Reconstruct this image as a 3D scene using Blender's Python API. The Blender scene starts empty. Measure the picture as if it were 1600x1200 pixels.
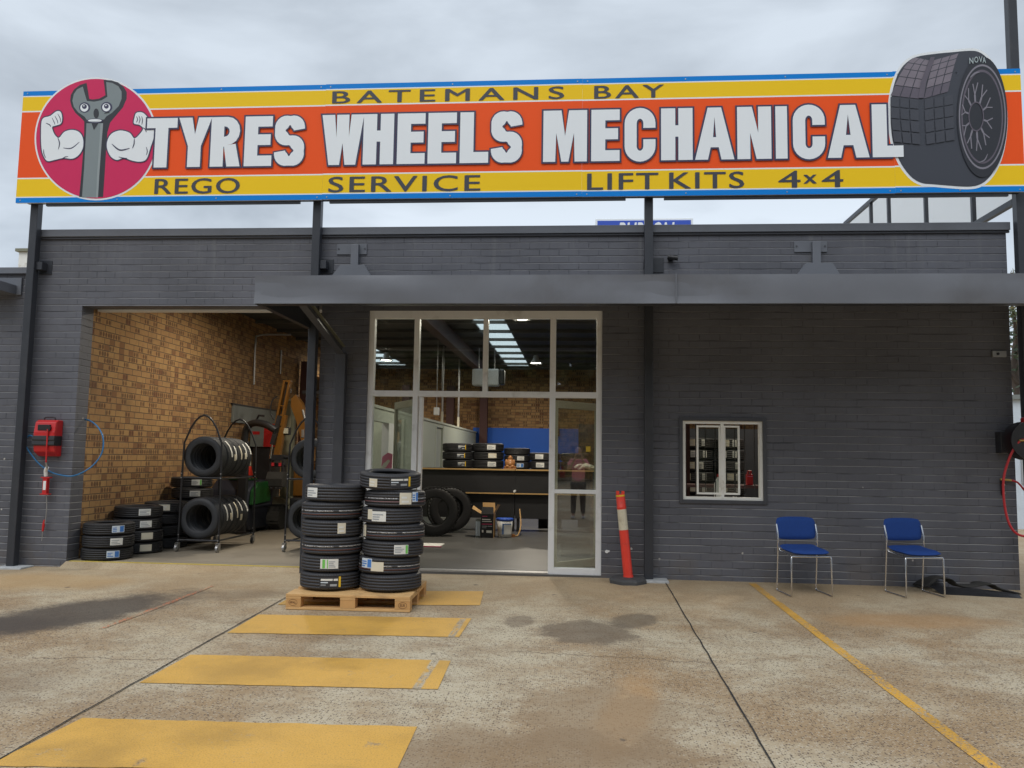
import bpy, bmesh, math, random
from mathutils import Vector, Matrix
from mathutils.geometry import tessellate_polygon
random.seed(7)
S = bpy.context.scene
COL = S.collection
R = math.radians

# ------------------------------------------------------------------ camera
cam = bpy.data.cameras.new('camera'); cam.sensor_width = 36; cam.sensor_fit = 'HORIZONTAL'; cam.lens = 28.561
cam.clip_start = 0.02; cam.clip_end = 2000
co = bpy.data.objects.new('camera', cam); COL.objects.link(co)
_r = Vector((0.9967015509653367, 0.07973873972935006, 0.015091444253859002))
_u = Vector((-0.007807973829091492, -0.0908757514197888, 0.9958316290159561))
_f = Vector((-0.08077780541693731, 0.9926647627423186, 0.0899534043922724))
co.matrix_world = Matrix(((_r.x, _u.x, -_f.x, 0), (_r.y, _u.y, -_f.y, -9.731842), (_r.z, _u.z, -_f.z, 1.418182), (0, 0, 0, 1)))
S.camera = co

# ------------------------------------------------------------------ sky and sun (overcast)
S.view_settings.view_transform = 'Standard'; S.view_settings.look = 'None'
S.view_settings.exposure = 0.30; S.view_settings.gamma = 1.0
SUN_EL, SUN_AZ = 52, 200          # azimuth clockwise from +Y: the sun is behind the camera, veiled by cloud
W = bpy.data.worlds.new('World'); S.world = W; W.use_nodes = True
nt = W.node_tree; nt.nodes.clear()
def wn(t, **k):
    n = nt.nodes.new(t)
    for a, b in k.items(): setattr(n, a, b)
    return n
sky = wn('ShaderNodeTexSky', sky_type='NISHITA', sun_disc=False)
sky.sun_elevation = R(SUN_EL); sky.sun_rotation = R(SUN_AZ); sky.dust_density = 2.0
bg1 = wn('ShaderNodeBackground'); bg1.inputs[1].default_value = 0.1; nt.links.new(sky.outputs[0], bg1.inputs[0])
tc = wn('ShaderNodeTexCoord'); sp = wn('ShaderNodeSeparateXYZ'); nt.links.new(tc.outputs['Generated'], sp.inputs[0])
mp = wn('ShaderNodeMapping'); mp.inputs['Scale'].default_value = (1, 1, 2.6); nt.links.new(tc.outputs['Generated'], mp.inputs[0])
nz = wn('ShaderNodeTexNoise'); nz.inputs['Scale'].default_value = 2.3; nz.inputs['Detail'].default_value = 6; nz.inputs['Roughness'].default_value = 0.5
nz.inputs['Distortion'].default_value = 0.3
nt.links.new(mp.outputs[0], nz.inputs['Vector'])
cr = wn('ShaderNodeValToRGB'); cr.color_ramp.elements[0].position = 0.38; cr.color_ramp.elements[0].color = (0.375, 0.425, 0.485, 1)
cr.color_ramp.elements[1].position = 0.60; cr.color_ramp.elements[1].color = (0.63, 0.70, 0.78, 1)
nt.links.new(nz.outputs['Fac'], cr.inputs[0])
el = wn('ShaderNodeValToRGB')                       # overcast brightness by elevation
e = el.color_ramp.elements; e[0].position = 0.0; e[0].color = (1.2, 1.2, 1.2, 1); e[1].position = 1.0; e[1].color = (1.6, 1.6, 1.6, 1)
for p, v in ((0.18, 1.2), (0.36, 0.9), (0.5, 0.95), (0.75, 1.5)):
    q = el.color_ramp.elements.new(p); q.color = (v, v, v, 1)
nt.links.new(sp.outputs['Z'], el.inputs[0])
mx = wn('ShaderNodeMix', data_type='RGBA', blend_type='MULTIPLY'); mx.inputs['Factor'].default_value = 1
nt.links.new(cr.outputs[0], mx.inputs['A']); nt.links.new(el.outputs[0], mx.inputs['B'])
bg2 = wn('ShaderNodeBackground'); bg2.inputs[1].default_value = 1.0; nt.links.new(mx.outputs['Result'], bg2.inputs[0])
ms = wn('ShaderNodeMixShader'); ms.inputs[0].default_value = 0.94
nt.links.new(bg1.outputs[0], ms.inputs[1]); nt.links.new(bg2.outputs[0], ms.inputs[2])
wo = wn('ShaderNodeOutputWorld'); nt.links.new(ms.outputs[0], wo.inputs[0])
sl = bpy.data.lights.new('sun', 'SUN'); sl.energy = 1.0; sl.angle = R(40); sl.color = (1.0, 0.98, 0.95)
so = bpy.data.objects.new('sun', sl); COL.objects.link(so)
_a = R(SUN_AZ); _d = Vector((math.sin(_a) * math.cos(R(SUN_EL)), math.cos(_a) * math.cos(R(SUN_EL)), math.sin(R(SUN_EL))))
so.location = (0, -12, 20); so.rotation_euler = (-_d).to_track_quat('-Z', 'Y').to_euler()

# ------------------------------------------------------------------ material helpers
class MT:
    def __init__(s, name):
        s.m = bpy.data.materials.new(name); s.m.use_nodes = True; s.t = s.m.node_tree
        s.b = s.t.nodes['Principled BSDF']; s.o = s.t.nodes['Material Output']
    def n(s, t, ins=None, **k):
        n = s.t.nodes.new(t)
        for a, b in k.items(): setattr(n, a, b)
        for a, b in (ins or {}).items(): s.set(n.inputs[a], b)
        return n
    def set(s, sock, v):
        if hasattr(v, 'is_output'): s.t.links.new(v, sock)
        elif isinstance(v, tuple) and len(v) == 3 and sock.type == 'RGBA': sock.default_value = v + (1,)
        else: sock.default_value = v
    def math(s, op, a, b=0.0, c=0.0, clamp=False):
        n = s.n('ShaderNodeMath', {0: a, 1: b, 2: c}, operation=op); n.use_clamp = clamp
        return n.outputs[0]
    def noise(s, vec, scale, detail=4, rough=.55, dist=0):
        return s.n('ShaderNodeTexNoise', {'Vector': vec, 'Scale': scale, 'Detail': detail, 'Roughness': rough, 'Distortion': dist}).outputs['Fac']
    def ss(s, x, a, b):
        n = s.n('ShaderNodeMapRange', {'Value': x, 'From Min': a, 'From Max': b, 'To Min': 0.0, 'To Max': 1.0}, interpolation_type='SMOOTHSTEP')
        return n.outputs[0]
    def mix(s, f, a, b, mode='MIX'):
        n = s.n('ShaderNodeMix', {'Factor': f}, data_type='RGBA', blend_type=mode)
        s.set(n.inputs[6], a); s.set(n.inputs[7], b)
        return n.outputs[2]
    def pos(s): return s.n('ShaderNodeNewGeometry').outputs['Position']
    def obj(s): return s.n('ShaderNodeTexCoord').outputs['Object']
    def xyz(s, v):
        n = s.n('ShaderNodeSeparateXYZ', {0: v}); return n.outputs
    def comb(s, x, y, z): return s.n('ShaderNodeCombineXYZ', {0: x, 1: y, 2: z}).outputs[0]
    def map(s, v, sc): return s.n('ShaderNodeMapping', {'Vector': v, 'Scale': sc}).outputs[0]
    def bump(s, h, st=.3, d=.01):
        n = s.n('ShaderNodeBump', {'Height': h, 'Strength': st, 'Distance': d}); s.set(s.b.inputs['Normal'], n.outputs[0])
    def fin(s, col, rough, metal=0.0, spec=.5):
        s.set(s.b.inputs['Base Color'], col); s.set(s.b.inputs['Roughness'], rough); s.set(s.b.inputs['Metallic'], metal)
        s.set(s.b.inputs['Specular IOR Level'], spec)
        return s.m

def P(name, col, rough=.5, metal=0.0, var=.12, ns=9.0, bump=0.0, spec=.5, dirt=None):
    m = MT(name); v = m.obj()
    f = m.noise(v, ns, 5)
    c = m.mix(f, tuple(x * (1 - var) for x in col), tuple(min(1, x * (1 + var)) for x in col))
    if dirt:
        c = m.mix(m.math('MULTIPLY', m.ss(m.noise(v, ns * .6, 6, .65), .52, .72), dirt[1]), c, dirt[0])
    r = m.math('ADD', m.math('MULTIPLY', f, .16), rough - .08, clamp=True)
    if bump: m.bump(m.noise(v, ns * 9, 3), bump, .004)
    return m.fin(c, r, metal, spec)

def emit(name, col, st):
    m = MT(name); m.set(m.b.inputs['Emission Color'], col); m.b.inputs['Emission Strength'].default_value = st
    return m.fin(col, .4)

def glass(name, tint=(.9, .93, .92), ior=1.5, dust=.03, refl=2.4):
    m = MT(name)
    bf = m.n('ShaderNodeNewGeometry').outputs['Backfacing']
    f = m.n('ShaderNodeFresnel', {'IOR': m.math('ADD', ior, m.math('MULTIPLY', bf, 1 / ior - ior))}).outputs[0]; f = m.math('MULTIPLY', f, refl)
    tr = m.n('ShaderNodeBsdfTransparent', {0: tint}); gl = m.n('ShaderNodeBsdfGlossy', {0: (1, 1, 1), 'Roughness': .015})
    df = m.n('ShaderNodeBsdfDiffuse', {0: (.45, .45, .42)})
    p = m.pos()
    d = m.math('MULTIPLY', m.ss(m.noise(p, 5, 8, .7), .42, .8), dust * 2)
    a = m.n('ShaderNodeMixShader', {0: d, 1: tr.outputs[0], 2: df.outputs[0]})
    b = m.n('ShaderNodeMixShader', {0: f, 1: a.outputs[0], 2: gl.outputs[0]})
    m.t.links.new(b.outputs[0], m.o.inputs[0]); return m.m

def painted_brick(name, base=(.099, .102, .119)):
    m = MT(name); p = m.pos(); x, y, z = m.xyz(p)
    u = m.math('ADD', x, y)
    wob = m.math('MULTIPLY', m.math('SUBTRACT', m.noise(m.comb(u, z, 0.0), 2.2, 3), .5), .010)
    zz = m.math('ADD', z, wob)
    bt = m.n('ShaderNodeTexBrick', {'Vector': m.comb(u, zz, 0.0), 'Color1': (1, 1, 1), 'Color2': (.90, .90, .90), 'Mortar': (.9, .9, .9),
             'Scale': 1.0, 'Mortar Size': .0045, 'Mortar Smooth': .35, 'Bias': 0.0, 'Brick Width': .24, 'Row Height': .086})
    c = m.mix(1.0, base, bt.outputs['Color'], 'MULTIPLY')
    big = m.noise(p, .9, 5, .6)
    c = m.mix(m.ss(big, .35, .7), c, tuple(v * 1.25 for v in base))
    c = m.mix(m.math('MULTIPLY', m.ss(m.noise(m.map(p, (3, 3, 1.2)), 3, 6, .7), .5, .75), .35), c, (.14, .14, .145))
    dz = m.math('PINGPONG', m.math('ADD', zz, .0025), .043)
    line = m.math('SUBTRACT', 1.0, m.ss(dz, .002, .0065))
    patch = m.ss(m.noise(m.comb(m.math('MULTIPLY', u, 1.1), m.math('MULTIPLY', z, 7.0), 0.0), 1.3, 4, .6), .34, .55)
    lowz = m.math('ADD', .5, m.math('MULTIPLY', m.ss(z, 2.6, .3), .5))
    vert = m.math('MULTIPLY', m.math('MULTIPLY', bt.outputs['Fac'], m.math('SUBTRACT', 1.0, m.ss(dz, .006, .003))), m.ss(m.noise(m.comb(u, z, 7.0), 1.7, 4, .6), .36, .58))
    jn = m.math('MAXIMUM', line, m.math('MULTIPLY', vert, .6))
    c = m.mix(m.math('MULTIPLY', m.math('MULTIPLY', line, patch), lowz), c, (.46, .46, .47))
    up = m.math('SUBTRACT', 1.0, m.ss(m.math('ABSOLUTE', m.math('SUBTRACT', m.math('PINGPONG', m.math('ADD', zz, -.0045), .043), 0.0)), .001, .0045))
    c = m.mix(m.math('MULTIPLY', up, m.math('MULTIPLY', m.ss(m.noise(m.comb(u, m.math('MULTIPLY', z, 6.0), 9.0), 1.5, 4, .6), .42, .6), .7)), c, (.02, .02, .024))  # thin dark line above the joints: raked-joint shadow painted into the colour
    dark = m.math('MULTIPLY', vert, m.ss(m.noise(m.comb(u, m.math('MULTIPLY', z, 5.0), 3.0), 2.1, 4, .6), .5, .66))
    c = m.mix(m.math('ADD', m.math('MULTIPLY', dark, .7), m.math('MULTIPLY', jn, .16)), c, (.022, .022, .026))
    vo = m.n('ShaderNodeTexVoronoi', {'Vector': m.comb(u, z, 0.0), 'Scale': 3.0, 'Randomness': 1.0}, feature='F1')
    chip = m.math('MULTIPLY', m.math('SUBTRACT', 1.0, m.ss(m.math('ADD', vo.outputs['Distance'], m.math('MULTIPLY', m.math('SUBTRACT', m.noise(p, 45, 3), .5), .07)), .036, .05)),
                  m.math('GREATER_THAN', m.xyz(vo.outputs['Color'])[0], .42))
    c = m.mix(m.math('MULTIPLY', chip, m.ss(z, 3.0, .8)), c, (.55, .52, .48))
    st = m.math('MULTIPLY', m.ss(m.noise(m.comb(m.math('MULTIPLY', u, 9.0), m.math('MULTIPLY', z, .35), 2.0), 1.0, 4, .6), .55, .75), m.ss(z, 3.2, 4.1))
    c = m.mix(m.math('MULTIPLY', st, .45), c, (.19, .19, .195))
    gr = m.math('MULTIPLY', m.ss(z, .55, .0), m.ss(m.noise(p, 2.6, 6, .65), .42, .62))
    c = m.mix(m.math('MULTIPLY', gr, .35), c, (.15, .115, .08))
    hgt = m.math('ADD', m.math('MULTIPLY', m.math('SUBTRACT', 1.0, jn), .8), m.math('MULTIPLY', m.noise(p, 45, 4, .6), .3))
    m.bump(hgt, .95, .012)
    return m.fin(c, m.math('ADD', .42, m.math('MULTIPLY', big, .25)), 0, .45)

def face_brick(name):
    m = MT(name); p = m.pos(); x, y, z = m.xyz(p)
    u = m.math('ADD', x, y); v2 = m.comb(u, z, 0.0)
    bt = m.n('ShaderNodeTexBrick', {'Vector': v2, 'Color1': (.42, .255, .11), 'Color2': (.345, .195, .088), 'Mortar': (.10, .085, .065),
             'Scale': 1.0, 'Mortar Size': .0055, 'Mortar Smooth': .2, 'Bias': -.1, 'Brick Width': .24, 'Row Height': .086})
    c = bt.outputs['Color']
    c = m.mix(m.math('MULTIPLY', m.ss(m.noise(v2, 14, 4), .45, .75), .5), c, (.30, .15, .065))
    # burnt stamps: pairs of dark upright ovals on half-brick cells
    cu = m.math('DIVIDE', u, .06); cv = m.math('DIVIDE', z, .086)
    fu = m.math('FRACT', cu); fv = m.math('FRACT', cv)
    cell = m.n('ShaderNodeTexWhiteNoise', {'Vector': m.comb(m.math('FLOOR', m.math('DIVIDE', u, .12)), m.math('FLOOR', cv), 1.0)}, noise_dimensions='3D')
    du = m.math('MULTIPLY', m.math('SUBTRACT', fu, .5), 1.12); dv = m.math('MULTIPLY', m.math('SUBTRACT', fv, .5), 1.05)
    rr = m.math('SQRT', m.math('ADD', m.math('MULTIPLY', du, du), m.math('MULTIPLY', dv, dv)))
    rr = m.math('ADD', rr, m.math('MULTIPLY', m.math('SUBTRACT', m.noise(v2, 38, 3), .5), .35))
    oval = m.math('SUBTRACT', 1.0, m.ss(rr, .28, .52))
    on = m.math('GREATER_THAN', cell.outputs['Value'], .66)
    keep = m.math('SUBTRACT', 1.0, bt.outputs['Fac'])
    c = m.mix(m.math('MULTIPLY', m.math('MULTIPLY', oval, m.math('MULTIPLY', on, keep)), .74), c, (.085, .04, .03))
    full = m.math('GREATER_THAN', m.xyz(cell.outputs['Color'])[1], .90)
    c = m.mix(m.math('MULTIPLY', m.math('MULTIPLY', full, keep), .6), c, (.15, .065, .04))
    c = m.mix(m.math('MULTIPLY', m.ss(m.noise(p, 1.1, 6, .65), .5, .75), .55), c, (.13, .085, .05))
    m.bump(m.math('ADD', keep, m.math('MULTIPLY', m.noise(v2, 60, 3), .25)), .7, .008)
    return m.fin(c, .85, 0, .25)

def concrete_color(m):
    p = m.pos(); x, y, z = m.xyz(p); fl = m.comb(x, y, 0.0)
    c = m.mix(m.ss(m.noise(fl, .55, 9, .70), .38, .60), (.50, .425, .30), (.325, .22, .12))
    c = m.mix(m.math('MULTIPLY', m.ss(m.noise(m.map(fl, (1.0, 1.6, 1)), 1.6, 9, .74), .47, .64), .65), c, (.27, .185, .105))
    c = m.mix(m.math('MULTIPLY', m.ss(m.noise(m.map(fl, (1.2, 1, 1)), .8, 5, .6), .55, .75), .5), c, (.52, .40, .25))
    near = m.ss(y, -2.6, -.2)                                  # the strip along the wall is finer and sandier
    c = m.mix(m.math('MULTIPLY', near, .55), c, (.45, .345, .215))
    # exposed aggregate
    warp = m.n('ShaderNodeVectorMath', {0: fl, 1: m.n('ShaderNodeTexNoise', {'Vector': fl, 'Scale': 30.0}).outputs['Color']}, operation='MULTIPLY_ADD')
    vo = m.n('ShaderNodeTexVoronoi', {'Vector': fl, 'Scale': 70.0}, feature='F1')
    cc = m.xyz(vo.outputs['Color'])
    ag = m.math('SUBTRACT', 1.0, m.ss(vo.outputs['Distance'], .34, .5))
    agk = m.math('SUBTRACT', 1.0, m.math('MULTIPLY', near, .65))
    dk = m.math('MULTIPLY', m.math('MULTIPLY', ag, m.math('GREATER_THAN', cc[0], .60)), m.math('MULTIPLY', agk, .85))
    c = m.mix(dk, c, (.085, .06, .045))
    lt = m.math('MULTIPLY', m.math('MULTIPLY', ag, m.math('LESS_THAN', cc[0], .30)), m.math('MULTIPLY', agk, .30))
    c = m.mix(lt, c, (.66, .61, .52))
    c = m.mix(m.math('MULTIPLY', m.ss(m.noise(fl, 110, 3, .7), .52, .68), .6), c, (.16, .12, .085))
    # oil stains, each a shape of its own on the slab
    def blob(cx, cy, rx, ry, ang, soft, amt, col, ns=2.2, na=.8):
        nonlocal c
        ca, sa = math.cos(ang), math.sin(ang)
        dx = m.math('SUBTRACT', x, cx); dy = m.math('SUBTRACT', y, cy)
        a = m.math('DIVIDE', m.math('ADD', m.math('MULTIPLY', dx, ca), m.math('MULTIPLY', dy, sa)), rx)
        b = m.math('DIVIDE', m.math('SUBTRACT', m.math('MULTIPLY', dy, ca), m.math('MULTIPLY', dx, sa)), ry)
        d = m.math('SQRT', m.math('ADD', m.math('MULTIPLY', a, a), m.math('MULTIPLY', b, b)))
        d = m.math('ADD', d, m.math('MULTIPLY', m.math('SUBTRACT', m.noise(fl, ns, 6, .65), .5), na)); d = m.math('ADD', d, m.math('MULTIPLY', m.math('SUBTRACT', m.noise(fl, ns * 11, 4, .7), .5), .55))
        c = m.mix(m.math('MULTIPLY', m.math('SUBTRACT', 1.0, m.ss(d, 1 - soft, 1 + soft)), amt), c, col)
    blob(-4.62, -2.5, 1.15, .52, 1.02, .32, .86, (.060, .047, .040), 2.6, 1.25)
    blob(-5.3, -3.3, .9, .5, .7, .4, .7, (.07, .055, .045), 2.6, 1.2)
    blob(.10, -2.62, .40, .42, .3, .16, .74, (.13, .095, .065), 5, 1.1)
    blob(.52, -2.15, .19, .3, -.4, .2, .7, (.13, .10, .07), 5, 1.0)
    blob(-.5, -2.3, .14, .22, 0, .2, .6, (.15, .11, .075), 6, 1.0)
    blob(.33, -4.5, .16, .75, -.2, .4, .55, (.40, .22, .085), 3, 1.0)
    blob(.15, -4.75, .5, .6, 0, .25, .6, (.25, .165, .09), 2.9, 1.7)
    blob(-.3, -5.5, 1.1, .6, 0, .22, .62, (.24, .16, .09), 2.9, 1.7)
    blob(3.1, -1.8, .75, .3, .1, .45, .55, (.40, .23, .10), 3, 1.0)
    blob(-6.1, -1.0, 1.1, .45, 0, .4, .5, (.45, .29, .13), 2, .9)
    blob(-3.6, -1.5, .6, .25, .2, .4, .4, (.16, .115, .075), 4, 1.0)
    blob(-4.4, -4.8, 1.2, .7, .4, .4, .45, (.19, .135, .085), 2, .9)
    sv = m.n('ShaderNodeTexVoronoi', {'Vector': fl, 'Scale': 1.9}, feature='F1')
    sr = m.xyz(sv.outputs['Color'])
    sd = m.math('ADD', sv.outputs['Distance'], m.math('MULTIPLY', m.math('SUBTRACT', m.noise(fl, 22, 5, .7), .5), .10))
    sz_ = m.math('MULTIPLY', sr[1], .07)
    spot = m.math('MULTIPLY', m.math('SUBTRACT', 1.0, m.ss(m.math('SUBTRACT', sd, sz_), .0, .03)), m.math('GREATER_THAN', sr[0], .45))
    c = m.mix(m.math('MULTIPLY', spot, .7), c, (.105, .08, .06))
    def crack(x0, x1, y0, slope, amp):
        nonlocal c
        d = m.math('ABSOLUTE', m.math('SUBTRACT', m.math('SUBTRACT', y, y0), m.math('ADD', m.math('MULTIPLY', m.math('SUBTRACT', x, x0), slope),
            m.math('MULTIPLY', m.math('SUBTRACT', m.noise(m.comb(x, 0.0, 0.0), 3.2, 5, .7), .5), amp))))
        k = m.math('SUBTRACT', 1.0, m.ss(d, .004, .012))
        k = m.math('MULTIPLY', k, m.math('MULTIPLY', m.math('GREATER_THAN', x, x0), m.math('LESS_THAN', x, x1)))
        c = m.mix(m.math('MULTIPLY', k, .7), c, (.10, .07, .045))
    crack(-4.0, -2.93, -3.85, .02, .35)
    crack(-.5, 1.0, -3.3, -.1, .35)
    crack(-3.6, -2.93, -1.75, .03, .2)
    hgt = m.math('ADD', m.math('MULTIPLY', ag, .5), m.noise(fl, 90, 3, .6))
    return c, hgt, fl

def concrete(name):
    m = MT(name); c, h, fl = concrete_color(m)
    m.bump(h, .45, .004)
    return m.fin(c, m.math('ADD', .62, m.math('MULTIPLY', m.noise(fl, 2, 4), .3)), 0, .35)

def road_paint(name, yel, wear):
    m = MT(name); c, h, fl = concrete_color(m)
    n1 = m.noise(fl, 36, 5, .7); n2 = m.noise(fl, 2.3, 4, .6)
    w = m.ss(m.math('ADD', n1, m.math('MULTIPLY', n2, .45)), wear, wear + .12)
    X_, Y_, _z = m.xyz(fl)
    bx_ = m.math('ADD', X_, m.math('MULTIPLY', Y_, -.012))
    band = m.math('MULTIPLY', m.math('MULTIPLY', m.ss(bx_, -1.025, -1.01), m.ss(bx_, -.952, -.966)), m.math('MULTIPLY', m.math('GREATER_THAN', Y_, -4.32), m.math('LESS_THAN', Y_, -2.25)))
    w = m.math('MAXIMUM', w, m.math('MULTIPLY', band, m.ss(m.noise(m.map(fl, (3, 1, 1)), 5, 5, .7), .38, .5)))
    w = m.math('MAXIMUM', w, m.math('MULTIPLY', m.ss(m.noise(fl, 3.1, 8, .78), .60, .68), .85))
    yc = m.mix(m.ss(m.noise(fl, 1.4, 5, .6), .4, .7), yel, tuple(v * .72 for v in yel))
    yc = m.mix(m.math('MULTIPLY', m.ss(m.noise(m.map(fl, (.5, 5, 1)), 3, 6, .7), .55, .75), .35), yc, (.30, .19, .06))
    yc = m.mix(.07, yc, c); pit = m.math('MULTIPLY', m.ss(m.noise(fl, 105, 5, .75), .50, .66), .6); yc = m.mix(pit, yc, (.20, .125, .05))
    c = m.mix(w, yc, c)
    m.bump(h, .3, .003)
    return m.fin(c, .6, 0, .4)

def rubber(name, mode=0, W_=.167, Rt=.3, col=(.041, .041, .045)):
    m = MT(name); v = m.obj(); x, y, z = m.xyz(v)
    ang = m.math('ARCTAN2', y, x); rad = m.math('SQRT', m.math('ADD', m.math('MULTIPLY', x, x), m.math('MULTIPLY', y, y)))
    n = m.noise(v, 14, 4)
    c = m.mix(n, tuple(k * .8 for k in col), tuple(k * 1.3 for k in col))
    tread = m.ss(rad, Rt - .028, Rt - .012)
    w = m.math('SINE', m.math('ADD', m.math('MULTIPLY', ang, 74.0), m.math('MULTIPLY', z, 55.0)))
    zc = m.math('ABSOLUTE', m.math('SUBTRACT', z, W_ / 2))
    sh = m.ss(zc, W_ * .30, W_ * .34)
    sip = m.math('MULTIPLY', m.math('MULTIPLY', m.ss(w, .55, .9), tread), m.math('ADD', .25, m.math('MULTIPLY', sh, .75)))
    c = m.mix(m.math('MULTIPLY', sip, .6), c, (.009, .009, .010))
    if mode:
        z1 = W_ * (.36 if mode == 1 else .30); z2 = W_ * (.56 if mode == 1 else .50)
        b1 = m.math('SUBTRACT', 1.0, m.ss(m.math('ABSOLUTE', m.math('SUBTRACT', z, z1)), .0018, .0034))
        c = m.mix(m.math('MULTIPLY', m.math('MULTIPLY', b1, tread), .55), c, (.34, .10, .08))
        b2 = m.math('SUBTRACT', 1.0, m.ss(m.math('ABSOLUTE', m.math('SUBTRACT', z, z2)), .004, .0075))
        dash = m.math('MULTIPLY', m.ss(m.noise(m.comb(m.math('MULTIPLY', ang, 26.0), m.math('MULTIPLY', z, 160.0), 0.0), 1.0, 2), .46, .54),
                      m.ss(m.noise(m.comb(m.math('MULTIPLY', ang, 3.0), 4.0, 0.0), 1.0, 1), .40, .46))
        c = m.mix(m.math('MULTIPLY', m.math('MULTIPLY', b2, dash), m.math('MULTIPLY', tread, .95)), c, (.60, .58, .56))
    m.bump(m.math('ADD', m.math('MULTIPLY', m.math('SUBTRACT', 1.0, sip), .8), m.math('MULTIPLY', m.noise(v, 160, 2), .06)), .6, .004)
    return m.fin(c, .55, 0, .42)

# ------------------------------------------------------------------ mesh helpers
class MB:
    def __init__(s): s.v = []; s.f = []; s.mi = []; s.sm = []; s.mats = []
    def k(s, m):
        if m not in s.mats: s.mats.append(m)
        return s.mats.index(m)
    def add(s, vs, fs, m, smooth=False, M=None):
        o = len(s.v); vs = [Vector(v) for v in vs]
        if M is not None: vs = [M @ v for v in vs]
        s.v += vs; i = s.k(m)
        for f in fs: s.f.append([o + a for a in f]); s.mi.append(i); s.sm.append(smooth)
        return s
    def box(s, x0, x1, y0, y1, z0, z1, m, M=None):
        vs = [(x, y, z) for z in (z0, z1) for y in (y0, y1) for x in (x0, x1)]
        return s.add(vs, [(0, 2, 3, 1), (4, 5, 7, 6), (0, 1, 5, 4), (2, 6, 7, 3), (0, 4, 6, 2), (1, 3, 7, 5)], m, False, M)
    def bar(s, p0, p1, w, h, m, up=(0, 0, 1)):
        p0, p1 = Vector(p0), Vector(p1); d = (p1 - p0); L = d.length; d.normalize()
        sx = d.cross(Vector(up)).normalized(); uz = sx.cross(d).normalized()
        M = Matrix(((sx.x, d.x, uz.x, p0.x), (sx.y, d.y, uz.y, p0.y), (sx.z, d.z, uz.z, p0.z), (0, 0, 0, 1)))
        return s.box(-w / 2, w / 2, 0, L, -h / 2, h / 2, m, M)
    def tube(s, pts, r, m, n=10, closed=False, caps=True):
        pts = [Vector(p) for p in pts]; N = len(pts)
        rs = r if isinstance(r, (list, tuple)) else [r] * N
        tang = []
        for i in range(N):
            a = pts[(i - 1) % N] if (closed or i > 0) else pts[i]; b = pts[(i + 1) % N] if (closed or i < N - 1) else pts[i]
            tang.append((b - a).normalized())
        t = tang[0]; ref = Vector((0, 0, 1)) if abs(t.z) < .9 else Vector((1, 0, 0))
        nrm = (ref - t * ref.dot(t)).normalized(); vs = []
        for i in range(N):
            t = tang[i]; nrm = (nrm - t * nrm.dot(t)).normalized(); b = t.cross(nrm)
            for j in range(n):
                a = 2 * math.pi * j / n; vs.append(pts[i] + (nrm * math.cos(a) + b * math.sin(a)) * rs[i])
        fs = []
        for i in range(N if closed else N - 1):
            i2 = (i + 1) % N
            for j in range(n): fs.append((i * n + j, i * n + (j + 1) % n, i2 * n + (j + 1) % n, i2 * n + j))
        s.add(vs, fs, m, True)
        if caps and not closed:
            s.add(vs[:n], [tuple(range(n))[::-1]], m); s.add(vs[-n:], [tuple(range(n))], m)
        return s
    def cyl(s, p0, p1, r, m, n=16, r1=None): return s.tube([p0, p1], [r, r if r1 is None else r1], m, n)
    def lathe(s, prof, m, n=48, M=None, closed=True, smooth=True):
        K = len(prof); vs = []
        for j in range(n):
            a = 2 * math.pi * j / n
            for r_, z in prof: vs.append((r_ * math.cos(a), r_ * math.sin(a), z))
        fs = []
        for j in range(n):
            j2 = (j + 1) % n
            for i in range(K if closed else K - 1):
                i2 = (i + 1) % K; fs.append((j * K + i, j2 * K + i, j2 * K + i2, j * K + i2))
        return s.add(vs, fs, m, smooth, M)
    def flat(s, loops, y, m):
        """polygon with holes in the XZ plane at y, facing -Y"""
        pl = [[Vector((a, b, 0)) for a, b in l] for l in loops]; allp = [p for l in pl for p in l]
        fs = []
        for t in tessellate_polygon(pl):
            a, b, c = (allp[i] for i in t)
            if (b - a).cross(c - a).z < 0: t = (t[0], t[2], t[1])
            fs.append(tuple(t))
        return s.add([(p.x, y, p.y) for p in allp], fs, m)
    def prism(s, loop, y0, y1, m):
        ar = sum(loop[i][0] * loop[(i + 1) % len(loop)][1] - loop[(i + 1) % len(loop)][0] * loop[i][1] for i in range(len(loop)))
        if ar < 0: loop = loop[::-1]
        s.flat([loop], y0, m); n = len(loop)
        o = len(s.v); s.flat([loop], y1, m)
        for q in range(len(s.f)):
            if min(s.f[q]) >= o: s.f[q] = s.f[q][::-1]
        vs = [(a, y, b) for y in (y0, y1) for a, b in loop]
        return s.add(vs, [(i, n + i, n + (i + 1) % n, (i + 1) % n) for i in range(n)], m)
    def build(s, name, parent=None, bevel=0, sub=0, origin=None):
        me = bpy.data.meshes.new(name)
        o = bpy.data.objects.new(name, me); COL.objects.link(o)
        off = Vector((0, 0, 0))
        if parent is not None:
            off = world_loc(parent); o.parent = parent
        else:
            if origin is None:
                xs = [v.x for v in s.v]; ys = [v.y for v in s.v]; zs = [v.z for v in s.v]
                origin = ((min(xs) + max(xs)) / 2, (min(ys) + max(ys)) / 2, min(zs))
            off = Vector(origin); o.location = off
        me.from_pydata([v - off for v in s.v], [], s.f)
        for m in s.mats: me.materials.append(m)
        me.polygons.foreach_set('material_index', s.mi); me.polygons.foreach_set('use_smooth', s.sm); me.update()
        if bevel:
            b = o.modifiers.new('bevel', 'BEVEL'); b.width = bevel; b.segments = 2; b.limit_method = 'ANGLE'; b.angle_limit = R(40)
        return o
def world_loc(o):
    v = Vector(o.location)
    while o.parent: o = o.parent; v += Vector(o.location)
    return v
def tag(o, label=None, cat=None, group=None, kind=None):
    if label: o['label'] = label
    if cat: o['category'] = cat
    if group: o['group'] = group
    if kind: o['kind'] = kind
    return o
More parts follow.
